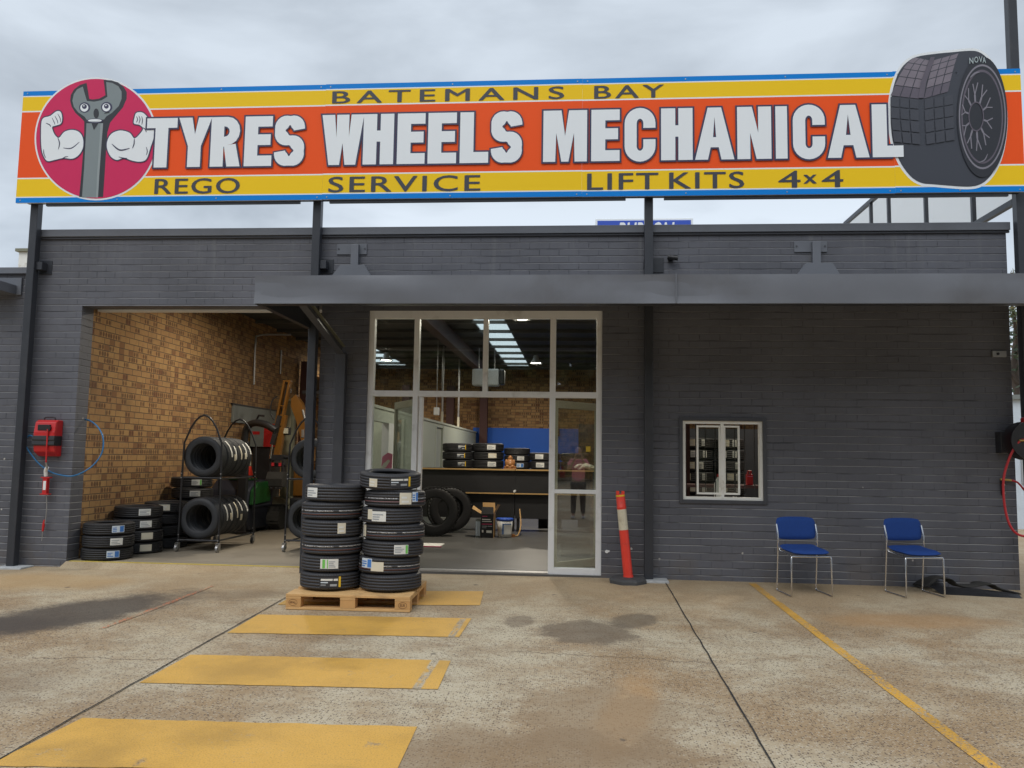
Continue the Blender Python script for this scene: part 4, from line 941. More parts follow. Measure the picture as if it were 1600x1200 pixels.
# ------------------------------------------------------------------ chairs
def chair(loc, rz, label):
    x, y = loc
    c = thing('chair', label, 'chair', (0, 0, 0), 'blue waiting chairs against the wall')
    def pad(w, d, t, nx, ny, shape):
        mb = MB(); vs = []; fs = []
        for side in (1, -1):
            for j in range(ny + 1):
                for i in range(nx + 1):
                    u, v = -1 + 2 * i / nx, -1 + 2 * j / ny
                    k = (1 - abs(u) ** 5) * (1 - abs(v) ** 5); rx = 1 - .10 * abs(v) ** 4; ry = 1 - .12 * abs(u) ** 4
                    vs.append(shape(u * rx * w / 2, v * ry * d / 2, side * t / 2 * (k ** .4)))
        N = (nx + 1) * (ny + 1)
        for j in range(ny):
            for i in range(nx):
                a = j * (nx + 1) + i; q_ = (a, a + 1, a + nx + 2, a + nx + 1); fs.append(q_); fs.append(tuple(N + k for k in q_[::-1]))
        mb.add(vs, fs, M['cloth'], True); return mb
    pad(.43, .40, .05, 14, 12, lambda a, b, t: (a, -.02 + b, .462 + t - .16 * max(0, -b - .1) ** 1 * .6 + .035 * max(0, b / .2) ** 2 + .18 * a * a)).build('seat', c)
    pad(.45, .245, .045, 16, 10, lambda a, b, t: (a, .205 + .16 * b - .55 * a * a - t, .675 + b + 0 * t)).build('backrest', c)
    mb = MB(); r_ = .0088; m = M['chrome']
    for s_ in (-1, 1):
        X = .222 * s_
        pts = [(X, .175, .72), (X, .135, .60), (X, .135, .5), (X, .165, .03), (X, .16, .012), (X, .13, .008), (X, -.17, .008), (X, -.20, .012), (X, -.205, .035), (X * .98, -.19, .40), (X * .97, -.185, .415), (X * .93, -.18, .42)]
        mb.tube(pts, r_, m, 8)
        mb.tube([(X * .96, -.18, .42), (X * .90, .13, .44), (X * .99, .14, .50)], .006, m, 8)
    mb.tube([(-.215, -.184, .418), (.215, -.184, .418)], .0095, m, 8).tube([(-.2, .12, .445), (.2, .12, .445)], .006, m, 8)
    mb.build('frame', c)
    return c
ch = chair((0, 0), 0, 'blue fabric chair on thin chrome legs nearer the serving window'); ch.location = (2.43, -.62, gz(2.43, -.62)); ch.rotation_euler = (R(1.8), 0, R(10))
c2 = copy_tree(ch); c2.location = (3.63, -.47, gz(3.63, -.47)); c2.rotation_euler = (R(1.8), 0, R(13)); c2['label'] = 'blue fabric chair with a black rubber strip behind its legs'

# black rubber strip on the ground
mb = MB(); random.seed(5)
pr = [(3.86, .00), (4.0, .05), (4.15, .14), (4.28, .15), (4.40, .06), (4.55, .015)]
sp_ = spline([(3.84, -.10, gz(3.84, -.1) + .03), (3.98, -.10, gz(3.98, -.1) + .12), (4.10, -.12, gz(4.1, -.12) + .13), (4.22, -.16, gz(4.2, -.16) + .06), (4.38, -.18, gz(4.38, -.2) + .07), (4.50, -.20, gz(4.5, -.2) + .10), (4.62, -.24, gz(4.6, -.24) + .05), (4.78, -.28, gz(4.78, -.28) + .018)], 6)
vs = []
for i, p in enumerate(sp_):
    w_ = .10 + .02 * math.sin(i * .7)
    for a, b in ((-w_, 0), (-w_ * .5, .012), (w_ * .5, .012), (w_, 0), (w_ * .5, -.014), (-w_ * .5, -.014)): vs.append((p.x - a * .35, p.y + a, max(p.z + b, gz(p.x, p.y) + .003 if b > 0 else gz(p.x, p.y) + .001)))
n = len(sp_)
mb.add(vs, [(i * 6 + k, i * 6 + (k + 1) % 6, i * 6 + 6 + (k + 1) % 6, i * 6 + 6 + k) for i in range(n - 1) for k in range(6)] + [tuple(range(6)), tuple(range(6 * n - 1, 6 * n - 7, -1))], M['track'], True)
mb.add([(3.95, -.42, gz(3.95, -.42) + .002), (4.74, -.50, gz(4.74, -.5) + .002), (4.76, -.36, gz(4.76, -.36) + .03), (4.3, -.30, gz(4.3, -.3) + .06), (3.9, -.22, gz(3.9, -.2) + .05)], [(0, 1, 2, 3, 4)], M['black'])
tag(mb.build('rubber_strip'), 'crumpled black rubber strip lying on the concrete by the wall', 'rubber strip')

# ------------------------------------------------------------------ red hose reel on the left pier
HR = thing('air_hose_reel', 'red and black wall hose reel with a loop of blue hose and a hanging lance', 'hose reel', (-6.575, -.002, 1.35))
mb = MB(); side = [(.0, 1.345), (-.05, 1.345), (-.14, 1.40), (-.165, 1.52), (-.165, 1.64), (-.14, 1.77), (-.09, 1.795), (.0, 1.795)]
def xprism(mb, loop, x0, x1, m):
    n = len(loop); vs = [(x, y, z) for x in (x0, x1) for y, z in loop]
    mb.add(vs, [tuple(range(n)), tuple(range(2 * n - 1, n - 1, -1))] + [(i, n + i, n + (i + 1) % n, (i + 1) % n) for i in range(n)], m); return mb
xprism(mb, side, -6.715, -6.44, M['red']).build('case', HR, .012)
mb = MB(); xprism(mb, [(-.02, 1.475), (-.168, 1.475), (-.176, 1.49), (-.168, 1.535), (-.176, 1.55), (-.168, 1.598), (-.02, 1.598)], -6.722, -6.433, M['black']); mb.build('band', HR, .004)
mb = MB(); mb.box(-6.66, -6.50, -.171, -.14, 1.665, 1.735, M['black']); mb.build('opening', HR, .004)
mb = MB(); mb.tube(spline([(-6.65, -.06, 1.79), (-6.645, -.06, 1.825), (-6.58, -.06, 1.832), (-6.515, -.06, 1.825), (-6.51, -.06, 1.79)], 4), .008, M['black'], 8); mb.build('handle', HR)
mb = MB(); mb.tube(spline([(-6.715, -.06, 1.525), (-6.76, -.05, 1.56), (-6.83, -.05, 1.60), (-6.885, -.05, 1.56), (-6.88, -.05, 1.47), (-6.80, -.05, 1.36), (-6.68, -.05, 1.24), (-6.53, -.05, 1.15), (-6.40, -.05, 1.115), (-6.25, -.06, 1.105), (-6.12, -.05, 1.15), (-6.02, .02, 1.25), (-5.96, .08, 1.40), (-5.98, .12, 1.58), (-6.08, .16, 1.72), (-6.2, .18, 1.80), (-6.285, .2, 1.82)], 6), .009, M['blueh'], 8); mb.build('blue_hose', HR)
mb = MB(); mb.cyl((-6.52, -.185, 1.69), (-6.52, -.155, 1.69), .035, M['black'], 14).tube([(-6.52, -.18, 1.68), (-6.527, -.16, 1.27)], .010, M['red'], 8); mb.build('supply_hose', HR)
mb = MB(); mb.tube([(-6.527, -.16, 1.27), (-6.53, -.13, 1.20)], .012, M['zinc'], 8).tube(spline([(-6.535, -.12, 1.21), (-6.565, -.10, 1.165), (-6.57, -.08, 1.10)], 4), .022, M['alu'], 10).box(-6.595, -6.54, -.10, -.05, .88, 1.09, M['red']).box(-6.62, -6.51, -.105, -.045, 1.075, 1.09, M['red']).box(-6.62, -6.51, -.105, -.045, .872, .886, M['red']).box(-6.585, -6.55, -.104, -.1, .93, 1.04, M['alu'])
mb.tube(spline([(-6.555, -.07, .875), (-6.548, -.06, .7), (-6.56, -.05, .55), (-6.575, -.05, .50)], 5), .006, M['zinc'], 8).tube([(-6.575, -.05, .56), (-6.58, -.05, .50), (-6.585, -.05, .42)], [.009, .016, .012], M['red'], 10).tube([(-6.585, -.05, .42), (-6.595, -.045, .30)], .005, M['zinc'], 6); mb.build('lance', HR)

# black hose reel with red hose on the right-hand corner
RR = thing('hose_reel', 'black steel hose reel with red hose on the right corner of the wall', 'hose reel', (4.95, -.002, 1.2))
mb = MB(); mb.box(4.765, 4.87, -.13, -.002, 1.55, 1.79, M['blackm']); mb.build('bracket', RR, .006)
mb = MB()
for y in (-.12, -.30): mb.cyl((5.0, y, 1.69), (5.0, y - .012, 1.69), .215, M['blackm'], 30)
mb.cyl((5.0, -.31, 1.69), (5.0, -.132, 1.69), .10, M['black'], 20).cyl((4.86, -.325, 1.69), (4.93, -.325, 1.69), .012, M['brass'], 8); mb.build('drum', RR)
mb = MB(); mb.cyl((5.0, -.30, 1.69), (5.0, -.134, 1.69), .13, M['redh'], 28); mb.build('wound_hose', RR)
mb = MB(); mb.box(4.99, 5.07, -.2, -.10, 1.88, 1.955, M['red']); mb.build('red_guide', RR, .02)
mb = MB(); mb.tube(spline([(4.93, -.325, 1.69), (4.87, -.31, 1.68), (4.80, -.25, 1.52), (4.75, -.2, 1.30), (4.745, -.18, 1.10), (4.775, -.16, .88), (4.83, -.15, .72), (4.92, -.15, .64), (5.05, -.15, .64), (5.2, -.15, .72)], 6), .0135, M['redh'], 8); mb.build('loose_hose', RR)
mb = MB(); mb.box(4.805, 4.835, -.03, -.002, 1.08, 1.24, M['blackm']).cyl((4.82, -.045, 1.19), (4.82, -.02, 1.19), .016, M['zinc'], 8).cyl((4.82, -.045, 1.10), (4.82, -.02, 1.10), .016, M['zinc'], 8).cyl((4.78, -.05, 1.255), (4.90, -.05, 1.245), .014, M['brass'], 8).tube(spline([(4.90, -.05, 1.245), (4.97, -.05, 1.22), (5.05, -.05, 1.12), (5.15, -.05, 1.0)], 5), .011, M['redh'], 8); mb.build('wall_valve', RR)

# ------------------------------------------------------------------ the open bay: tyre stacks along the tan wall
gt = tyre('tyre', .325, .205, .165, M['rubg'], 4, 56)
ORD = ['bottom', 'second lowest', 'third lowest', 'fourth lowest', 'fifth lowest', 'sixth lowest', 'seventh lowest']
random.seed(9)
def stack(x, y, n, where, grp, kinds, sc=1.0, z=.06, rnd=.015, topname=True, pr=None, key='g', ang=(-80, -50), Rt=.325, w=.165, v=(.25, .8)):
    for i in range(n):
        nm = 'top' if (topname and i == n - 1) else ORD[i]
        o = place(pr or gt, key, (x + random.uniform(-rnd, rnd), y + random.uniform(-rnd, rnd), z + i * (w * sc + .001)), '%s black tyre of %s' % (nm, where), 'tyre', grp, (0, 0, 0), sc)
        k = kinds[i % len(kinds)]
        if k: lab(o, Rt, w, random.uniform(*ang), .16, k, *v); o.rotation_euler.z = 0
stack(-5.965, .34, 3, 'the low three-tyre stack beside the pier', 'tyres in the low stack beside the pier', ['blue', 'white', 'blue'], .93, ang=(-48, -36))
stack(-5.95, 1.03, 4, 'the four-tyre stack behind the low stack by the pier', 'tyres in the four-tyre stack along the tan wall', ['plain', 'plain', 'white', 'white'], .95, ang=(-50, -38))
stack(-5.93, 1.72, 4, 'the second four-tyre stack, half behind the tyre trolley', 'tyres in the second four-tyre stack along the tan wall', [None, None, None, 'cream'], 1.0, ang=(-75, -65))
stack(-5.90, 2.42, 6, 'the tall stack behind the tyre trolley', 'tyres in the tall stack behind the trolley', [None, None, None, None, 'white', 'green'], 1.0, ang=(-62, -50))
# tyre trolleys
def trolley(x, y0, y1, label, w=.54):
    t = thing('tyre_trolley', label, 'trolley', (x, (y0 + y1) / 2, .06), 'black tyre trolleys in the open bay')
    b = M['blackm']; x0, x1 = x - w / 2, x + w / 2
    for y in (y0, y1):
        mb = MB(); pts = [(x0 - .02, y, .17), (x0 - .01, y, 1.10), (x0, y, 1.55)] + [(x + w / 2 * (-1 + 2 * k / 8) * .92, y, 1.60 + .34 * math.sin(math.pi * k / 8) ** .8) for k in range(1, 8)] + [(x1, y, 1.55), (x1 + .01, y, 1.10), (x1 + .02, y, .17)]
        mb.tube(pts, .0135, b, 10); mb.tube([(x0 - .01, y, 1.07), (x1 + .01, y, 1.07)], .013, b, 8).tube([(x0 - .01, y, .215), (x1 + .01, y, .215)], .014, b, 8)
        for z in (1.07, 1.13, .215, .29):
            for X in (x0 - .012, x1 + .012): mb.cyl((X, y - .02, z), (X, y - .012, z), .009, M['zinc'], 8)
        mb.build('end_frame', t)
    for X in (x0 + .03, x1 - .03):
        for z in (1.06, .205): mb = MB(); mb.tube([(X, y0, z), (X, y1, z)], .013, b, 8); mb.build('shelf_rail', t)
    for X in (x0 - .02, x1 + .02):
        for y in (y0, y1):
            mb = MB(); mb.cyl((X - .014, y - .03, .11), (X + .014, y - .03, .11), .05, M['zinc'] if y == y0 else M['black'], 16)
            mb.box(X - .022, X - .016, y - .05, y + .02, .10, .175, M['zinc']).box(X + .016, X + .022, y - .05, y + .02, .10, .175, M['zinc']).box(X - .022, X + .022, y - .03, y + .025, .175, .182, M['zinc']); mb.build('castor', t)
    return t
trolley(-5.19, 1.22, 2.42, 'tyre trolley in full view in the open bay, two rows of tyres')
trolley(-3.78, 1.50, 2.70, 'tyre trolley half hidden behind the second sign post')
rt_ = tyre('tyre', .285, .185, .165, M['rubt'], 4, 56)
def row(x, y0, n, z, where, grp, lean=0, lb=True):
    for i in range(n):
        nm = 'front' if i == 0 else 'rear' if i == n - 1 else ['second', 'third', 'fourth', 'fifth', 'sixth'][i - 1]
        o = place(rt_, 'r', (x + random.uniform(-.008, .008), y0 + .165 + i * .172, z + random.uniform(-.004, .004)), '%s upright tyre %s' % (nm, where), 'tyre', grp, (R(90), 0, 0))
        # axis now runs along -Y: local angle 0 = +X, 90 deg = up
        if lb and i: sticker(o, .285, random.uniform(12, 34), random.uniform(.17, .27), .03, .072, [], M['paper' if i % 3 else 'cream_p'])
        if lb and i in (2, 4): sticker(o, .285, random.uniform(-12, 4), .09, .05, .12, [], M['cream_p'])
row(-5.19, 1.24, 6, 1.36, 'on the upper shelf of the trolley in full view', 'tyres on the upper shelf of the first trolley')
row(-5.21, 1.24, 6, .515, 'on the lower shelf of the trolley in full view', 'tyres on the lower shelf of the first trolley')
row(-3.78, 1.52, 3, 1.36, 'on the upper shelf behind the second sign post', 'tyres on the upper shelf of the second trolley', lb=False)
row(-3.80, 1.52, 3, .515, 'on the lower shelf behind the second sign post', 'tyres on the lower shelf of the second trolley', lb=False)

# mini digger
DG = thing('mini_digger', 'orange-yellow mini digger with its arm folded up beside the tan wall', 'digger', (-4.6, 5.4, .06))
Y_ = M['yellow']; K = M['blackm']
def yplate(mb, loop, y0, y1, m): return mb.prism(loop, y0, y1, m)
ey = 4.55
mb = MB()
mb.bar((-5.42, ey, 1.92), (-5.285, ey, 2.74), .035, .12, Y_, (0, 1, 0)).bar((-5.325, ey, 1.92), (-5.19, ey, 2.74), .035, .12, Y_, (0, 1, 0)).bar((-5.355, ey + .05, 1.98), (-5.235, ey + .05, 2.70), .07, .03, K, (0, 1, 0))
mb.box(-5.31, -5.17, ey - .06, ey + .06, 2.715, 2.745, Y_).box(-5.37, -5.25, ey - .065, ey - .045, 2.27, 2.29, Y_).bar((-5.385, ey + .02, 1.36), (-5.29, ey + .02, 2.12), .115, .11, Y_, (0, 1, 0)); mb.build('stick', DG, .006)
mb = MB(); mb.prism([(-5.20, 2.42), (-5.12, 2.50), (-5.00, 2.34), (-4.84, 1.90), (-4.74, 1.30), (-4.90, 1.24), (-4.98, 1.66), (-5.09, 2.02), (-5.20, 2.28)], ey + .10, ey + .24, Y_)
mb.box(-4.98, -4.93, ey + .085, ey + .099, 1.72, 1.86, M['zinc']); mb.build('boom', DG, .006)
mb = MB(); mb.bar((-5.33, ey - .07, 2.10), (-5.43, ey - .12, 1.58), .075, .075, K, (0, 1, 0)).cyl((-5.43, ey - .12, 1.60), (-5.455, ey - .13, 1.33), .02, M['chrome'], 10); mb.build('ram', DG); mb = MB()
mb.tube(spline([(-5.38, ey - .1, 2.45), (-5.47, ey - .12, 2.36), (-5.49, ey - .12, 2.15), (-5.42, ey - .1, 2.02)], 5), .011, K, 6); mb.build('hydraulic_hose', DG); mb = MB(); mb.cyl((-5.18, ey, 2.52), (-5.17, ey, 2.60), .018, M['chrome'], 8); mb.build('pin', DG); mb = MB(); mb.cyl((-4.97, ey + .08, 2.22), (-4.87, ey + .08, 1.86), .02, M['zinc'], 8); mb.build('ram', DG)
mb = MB(); xs_ = (-5.50, -5.20)
mb.box(-5.46, -5.24, ey - .12, ey + .10, 1.30, 1.40, K).box(-5.48, -5.45, ey - .1, ey + .08, 1.06, 1.30, K).box(-5.25, -5.22, ey - .1, ey + .08, 1.06, 1.30, K).cyl((-5.52, ey, 1.36), (-5.16, ey, 1.36), .035, K, 10).cyl((-5.50, ey - .03, 1.22), (-5.2, ey - .03, 1.22), .03, K, 10)
for x in (-5.43, -5.30): mb.box(x, x + .05, ey - .13, ey - .12, 1.20, 1.26, M['redh'])
mb.build('quick_hitch', DG)
mb = MB(); xprism(mb, [(ey - .12, 1.10), (ey - .20, .98), (ey - .18, .84), (ey + .08, .82), (ey + .12, 1.08)], -5.50, -5.20, M['track'])
for x in (-5.49, -5.40, -5.31, -5.24): mb.box(x, x + .035, ey - .26, ey - .17, .80, .83, K)
mb.build('bucket', DG, .006)
mb = MB(); mb.box(-5.30, -5.20, ey - .02, ey + .04, 1.78, 1.88, M['lens']).box(-5.32, -5.18, ey + .041, ey + .12, 1.76, 1.90, K); mb.build('work_lamp', DG, .01)
for x in (-5.62, -4.75):
    mb = MB(); lp = []
    for k in range(13): a = math.pi / 2 + math.pi * k / 12; lp.append((4.75 + .22 * math.cos(a), .28 + .21 * math.sin(a)))
    for k in range(13): a = -math.pi / 2 + math.pi * k / 12; lp.append((6.3 + .22 * math.cos(a), .28 + .21 * math.sin(a)))
    xprism(mb, lp, x, x + .32, M['track'])
    n = len(lp)
    for k in range(0, n):
        a = Vector(lp[k]); b = Vector(lp[(k + 1) % n]); c_ = (a + b) / 2
        mb.bar((x - .005, c_.x, c_.y), (x + .325, c_.x, c_.y), .05, .05, M['track'])
    mb.build('track', DG)
mb = MB(); mb.box(-5.25, -4.45, 4.9, 6.3, .42, .62, K).box(-5.30, -4.35, 5.2, 6.7, .63, 1.25, Y_); mb.build('body', DG, .03)
mb = MB()
for x in (-5.1, -4.4):
    for y in (5.3, 6.4): mb.box(x - .03, x + .03, y - .03, y + .03, 1.251, 2.55, K)
mb.box(-5.2, -4.3, 5.2, 6.5, 2.551, 2.62, K); mb.build('canopy', DG, .01)

# things round the digger
HP = thing('hoist_column', 'pale green-grey steel hoist column behind the digger arm', 'hoist', (-5.25, 5.3, .06))
mb = MB(); mb.box(-5.56, -5.37, 5.25, 5.43, .5, 2.45, M['hoist']).box(-5.545, -5.385, 5.20, 5.249, .5, 2.4, M['hoist']); mb.build('column', HP, .008)
mb = MB(); xprism(mb, [(5.0, .40), (5.0, .45), (5.25, .62), (5.45, .62), (5.5, .40)], -5.67, -5.26, M['hoist']).box(-5.7, -5.2, 5.0, 5.6, .062, .399, M['track']); mb.build('foot', HP, .01)
GM = thing('green_machine', 'low green and dark navy machine with a sloping shell behind the tyre trolley', 'machine', (-5.75, 4.1, .06))
mb = MB(); xprism(mb, [(3.75, .12), (3.65, .45), (3.72, .80), (3.95, .95), (4.8, .95), (4.8, .12)], -6.22, -5.52, M['navy']); mb.build('shell', GM, .03)
mb = MB(); xprism(mb, [(3.70, .55), (3.74, .78), (3.96, .93), (4.5, .93), (4.5, .58)], -5.515, -5.45, M['green']).box(-5.515, -5.46, 3.75, 4.6, .50, .545, M['navy']).box(-6.0, -5.62, 3.95, 4.3, .952, .99, M['green']); mb.build('side_panel', GM, .012)
mb = MB()
for y in (3.95, 4.6): mb.cyl((-6.1, y, .12), (-5.5, y, .12), .06, M['black'], 14)
mb.build('wheel', GM)
mb = MB(); mb.box(-6.285, -6.25, 4.6, 6.7, 1.98, 2.30, M['board']).box(-6.285, -6.24, 4.55, 6.75, 2.301, 2.325, M['blackm'])
tag(mb.build('wall_board'), 'grey board with a black top edge on the tan wall', 'board')
mb = MB(); mb.box(-6.24, -5.98, 5.4, 5.9, 1.55, 1.98, M['board']); TB = mb.build('tool_cabinet', origin=(-6.11, 5.65, .06)); tag(TB, 'red and white cabinet on a stand behind the digger arm', 'cabinet')
mb = MB(); mb.box(-5.979, -5.75, 5.4, 5.9, 1.55, 1.99, M['red']); mb.build('door', TB); mb = MB(); mb.box(-6.2, -5.8, 5.45, 5.85, .06, 1.549, M['blackm']); mb.build('stand', TB)
mb = MB(); text_mesh('NO', -6.2, -6.08, 1.78, 1.84, 5.397, M['red'], .02, mb=mb) if False else mb.box(-6.21, -6.06, 5.395, 5.399, 1.78, 1.84, M['red']); mb.build('label', TB)
CN = thing('traffic_cone', 'orange traffic cone standing on the green machine', 'cone', (-5.9, 4.45, .951))
mb = MB(); mb.lathe([(.135, .985), (.03, 1.46), (.02, 1.46), (.12, .985)], M['orange'], 28, Matrix.Translation((-5.9, 4.45, 0))); mb.build('shell', CN)
mb = MB(); mb.box(-6.05, -5.75, 4.3, 4.6, .953, .985, M['orange']); mb.build('base', CN, .01)
mb = MB(); mb.lathe([(.0905, 1.19), (.073, 1.30), (.071, 1.30), (.0885, 1.19)], M['refl'], 28, Matrix.Translation((-5.9, 4.45, 0))); mb.build('reflective_band', CN)
TC = thing('tyre_changer', 'black tyre changer arm rising behind the trolley', 'tyre changer', (-5.85, 3.3, .06))
mb = MB(); mb.box(-5.72, -5.55, 3.65, 3.74, .06, 1.62, M['black']); mb.build('column', TC, .02)
mb = MB(); mb.tube(spline([(-5.64, 3.70, 1.6), (-5.6, 3.66, 1.83), (-5.45, 3.6, 1.93), (-5.2, 3.5, 1.90), (-5.0, 3.45, 1.80)], 5), [.06] * 21, M['black'], 10).tube([(-5.42, 3.6, 1.95), (-5.36, 3.58, 2.06), (-5.26, 3.56, 2.05)], .018, M['black'], 8); mb.build('arm', TC)

# ------------------------------------------------------------------ inside the shop
CT = thing('counter', 'long black shop counter with timber-edged tops', 'counter', (-.6, 5.4, .06))
mb = MB(); la_ = M['laminate']; seams_ = (-2.92, -1.14, .62, 2.3)
for a, b in zip(seams_, seams_[1:]):
    f = MB(); f.box(a + .001, b - .001, 5.40, 5.42, .769, 1.175, la_).box(a + .001, b - .001, 6.05, 6.07, .30, 1.175, la_); f.build('upper_panel', CT, .003)
    f = MB(); f.box(a + .006, b - .006, 5.32, 5.34, .30, .742, la_); f.build('lower_panel', CT, .003)
    f = MB(); f.box(a + .004, b - .004, 5.36, 6.1, 1.176, 1.202, M['laminate']).box(a + .004, b - .004, 5.338, 5.359, 1.176, 1.202, M['edge']); f.build('upper_top', CT)
    f = MB(); f.box(a + .004, b - .004, 5.26, 5.398, .745, .768, M['laminate']).box(a + .004, b - .004, 5.238, 5.259, .745, .768, M['edge']); f.build('lower_top', CT)
for x in (-2.88, -1.17, -1.08, .62, 2.25):
    f = MB(); f.box(x - .025, x + .025, 5.345, 5.39, .06, .744, M['black']); f.build('leg', CT)
mb.cyl((-1.145, 5.232, .80), (-1.145, 5.40, .80), .022, M['white'], 10); mb.build('knob', CT)
sh = tyre('tyre', .30, .195, .155, M['rubg'], 4, 48)
GS = 'tyres stacked on the shop counter'
kw = dict(z=1.203, pr=sh, key='s', Rt=.30, w=.155, rnd=.01)
stack(-2.27, 5.75, 3, 'the three-tyre stack at the left of the shop counter', GS, ['black', 'black', 'black'], 1.0, ang=(-72, -66), **kw)
stack(-1.70, 5.82, 3, 'the label-covered stack beside the left counter stack', GS, ['white', 'cream', 'white'], 1.02, ang=(-80, -64), **kw)
stack(-1.14, 5.82, 3, 'the stack behind the carved figurine on the counter', GS, ['blue', 'white', None], .84, ang=(-75, -66), **kw)
stack(-.62, 5.80, 2, 'the two-tyre stack right of the figurine', GS, ['white', 'white'], 1.0, ang=(-112, -100), **kw)
stack(-.02, 5.86, 2, 'the two-tyre stack behind the side pane', GS, [None, None], 1.0, **kw)
# laughing figurine
BU = thing('figurine', 'small carved wooden seated figurine on the shop counter', 'figurine', (-1.245, 5.42, 1.203))
mb = MB(); m = M['buddha']; tr_ = lambda x, y, z, sx, sy, sz: Matrix.Translation((-1.245 + x, 5.42 + y, 1.203 + z)) @ Matrix.Diagonal((sx, sy, sz, 1))
sph = [(math.cos(-math.pi / 2 + math.pi * k / 12), math.sin(-math.pi / 2 + math.pi * k / 12)) for k in range(13)]
for a in ((0, 0, .035, .115, .07, .035), (0, 0, .105, .085, .065, .085), (0, -.015, .09, .06, .065, .06), (0, 0, .205, .038, .036, .046), (-.07, -.02, .12, .025, .03, .06), (.07, -.02, .12, .025, .03, .06), (-.045, -.05, .05, .035, .03, .03), (.045, -.05, .05, .035, .03, .03), (-.037, 0, .2, .008, .012, .022), (.037, 0, .2, .008, .012, .022)):
    mb.lathe(sph, m, 20, tr_(*a), False)
mb.build('body', BU)
mb = MB(); mb.box(-1.36, -1.13, 5.35, 5.49, 1.2035, 1.222, m); mb.build('base', BU, .006)
# pail, cartons
PL = thing('paint_pail', 'white pail with a blue lid on the shop floor', 'pail', (-1.225, 4.25, .06))
mb = MB(); mb.lathe([(.0, .065), (.115, .065), (.135, .36), (.13, .36), (.11, .08), (0, .08)], M['pail'], 32, Matrix.Translation((-1.225, 4.25, 0)), False); mb.build('body', PL)
mb = MB(); mb.lathe([(0, .385), (.135, .385), (.148, .378), (.148, .345), (.137, .345), (.137, .372), (0, .372)], M['pailb'], 32, Matrix.Translation((-1.225, 4.25, 0)), False); mb.build('lid', PL)
sticker(PL, .128, -65, .17, .06, .24, [(.14, 1, 0, .9, M['pail'])], M['sblue'], .004).name = 'label'
CB = thing('cardboard_box', 'open printed black carton with cardboard flaps on the shop floor', 'carton', (-1.52, 4.15, .06))
mb = MB(); x0, x1, y0, y1 = -1.615, -1.40, 4.06, 4.40
mb.box(x0, x1, y0, y0 + .008, .061, .46, M['black']).box(x0, x1, y1 - .008, y1, .061, .46, M['card']).box(x0, x0 + .008, y0 + .008, y1 - .008, .061, .46, M['card']).box(x1 - .008, x1, y0 + .008, y1 - .008, .061, .46, M['card']); mb.build('carton_wall', CB)
fl_ = lambda vs, m: (lambda b: (b.add(vs, [(0, 1, 2, 3)], m), b.build('flap', CB)))(MB())
fl_([(x0, y0, .461), (x1, y0, .461), (x1 - .01, y0 + .06, .575), (x0 + .01, y0 + .06, .575)], M['black'])
fl_([(x0, y1, .461), (x1, y1, .461), (x1 - .02, y1 + .05, .63), (x0 - .02, y1 + .05, .63)], M['card'])
fl_([(x1, y0, .461), (x1, y1, .461), (x1 + .08, y1, .60), (x1 + .05, y0 + .1, .62)], M['card'])
fl_([(x0, y0, .461), (x0, y1, .461), (x0 - .17, y1, .58), (x0 - .17, y0 + .12, .54)], M['card'])
mb = MB(); fy = y0 - .002
for a, b, c_, d, m_ in ((.10, .75, .30, .315, 'paper'), (.10, .85, .27, .28, 'paper'), (.08, .9, .225, .235, 'spink'), (.10, .22, .09, .13, 'paper'), (.45, .88, .085, .125, 'paper'), (.1, .5, .19, .2, 'sgrey'), (.1, .45, .165, .172, 'sgrey'), (.55, .9, .19, .2, 'sgrey'), (.1, .5, .355, .365, 'spink')):
    mb.box(x0 + .215 * a, x0 + .215 * b, fy - .001, fy, .06 + c_, .06 + d, M[m_])
mb.build('print', CB)
mb = MB(); mb.box(-1.71, -1.625, 4.10, 4.3, .061, .36, M['board']).box(-1.705, -1.63, 4.098, 4.0995, .09, .33, M['spale']); tag(mb.build('grey_carton', bevel=.004), 'narrow grey carton left of the black printed carton', 'carton')
mb = MB(); mb.tube(spline([(-1.05, 4.30, .08), (-1.0, 4.4, .10), (-.98, 4.7, .25), (-1.02, 4.9, .5)], 6), .012, M['card'], 6).box(-1.12, -1.05, 4.26, 4.32, .062, .11, M['buddha']); tag(mb.build('cord'), 'tan cord trailing up behind the pail', 'cord')
mb = MB(); mb.box(-.75, -.3, 6.3, 6.8, .061, .25, M['black']).box(-.70, -.35, 6.28, 6.299, .10, .22, M['sblack']); tag(mb.build('black_crate', bevel=.01), 'black crate on the floor beneath the counter', 'crate')
# off-road tyres standing on the shop floor
ot = tyre('offroad_tyre', .41, .235, .27, M['rubb'], 3, 64)
lug = MB()
for k in range(40):
    a = 2 * math.pi * k / 40
    for z in (.045, .225): lug.box(-.032, .032, -.010, .012, -.03, .03, M['rubb'], Matrix.Rotation(a, 4, 'Z') @ Matrix.Translation((0, -.41, z)) @ Matrix.Rotation(R(18 if z < .1 else -18), 4, 'Y'))
lug.build('tread_lugs', ot)
ot.location = (-2.46, 4.30, .06 + .42); ot.rotation_euler = (R(90), 0, R(12)); tag(ot, 'large off-road tyre standing on the shop floor near the door', 'tyre', 'off-road tyres on the shop floor')
sticker(ot, .41, 62, .16, .20, .225, [], M['paper'], .014)
o2 = copy_tree(ot); o2.location = (-2.33, 5.0, .06 + .42); o2.rotation_euler = (R(90), 0, R(20)); o2['label'] = 'off-road tyre half hidden behind the nearer off-road tyre'; o2.scale = (.95,) * 3
mb = MB(); mb.box(-2.42, -2.04, 2.5, 2.9, .061, .075, M['paper']).box(-2.42, -2.02, 2.47, 2.499, .061, .075, M['spink']); tag(mb.build('floor_mat'), 'pale sheet with a crimson edge on the shop floor', 'mat')
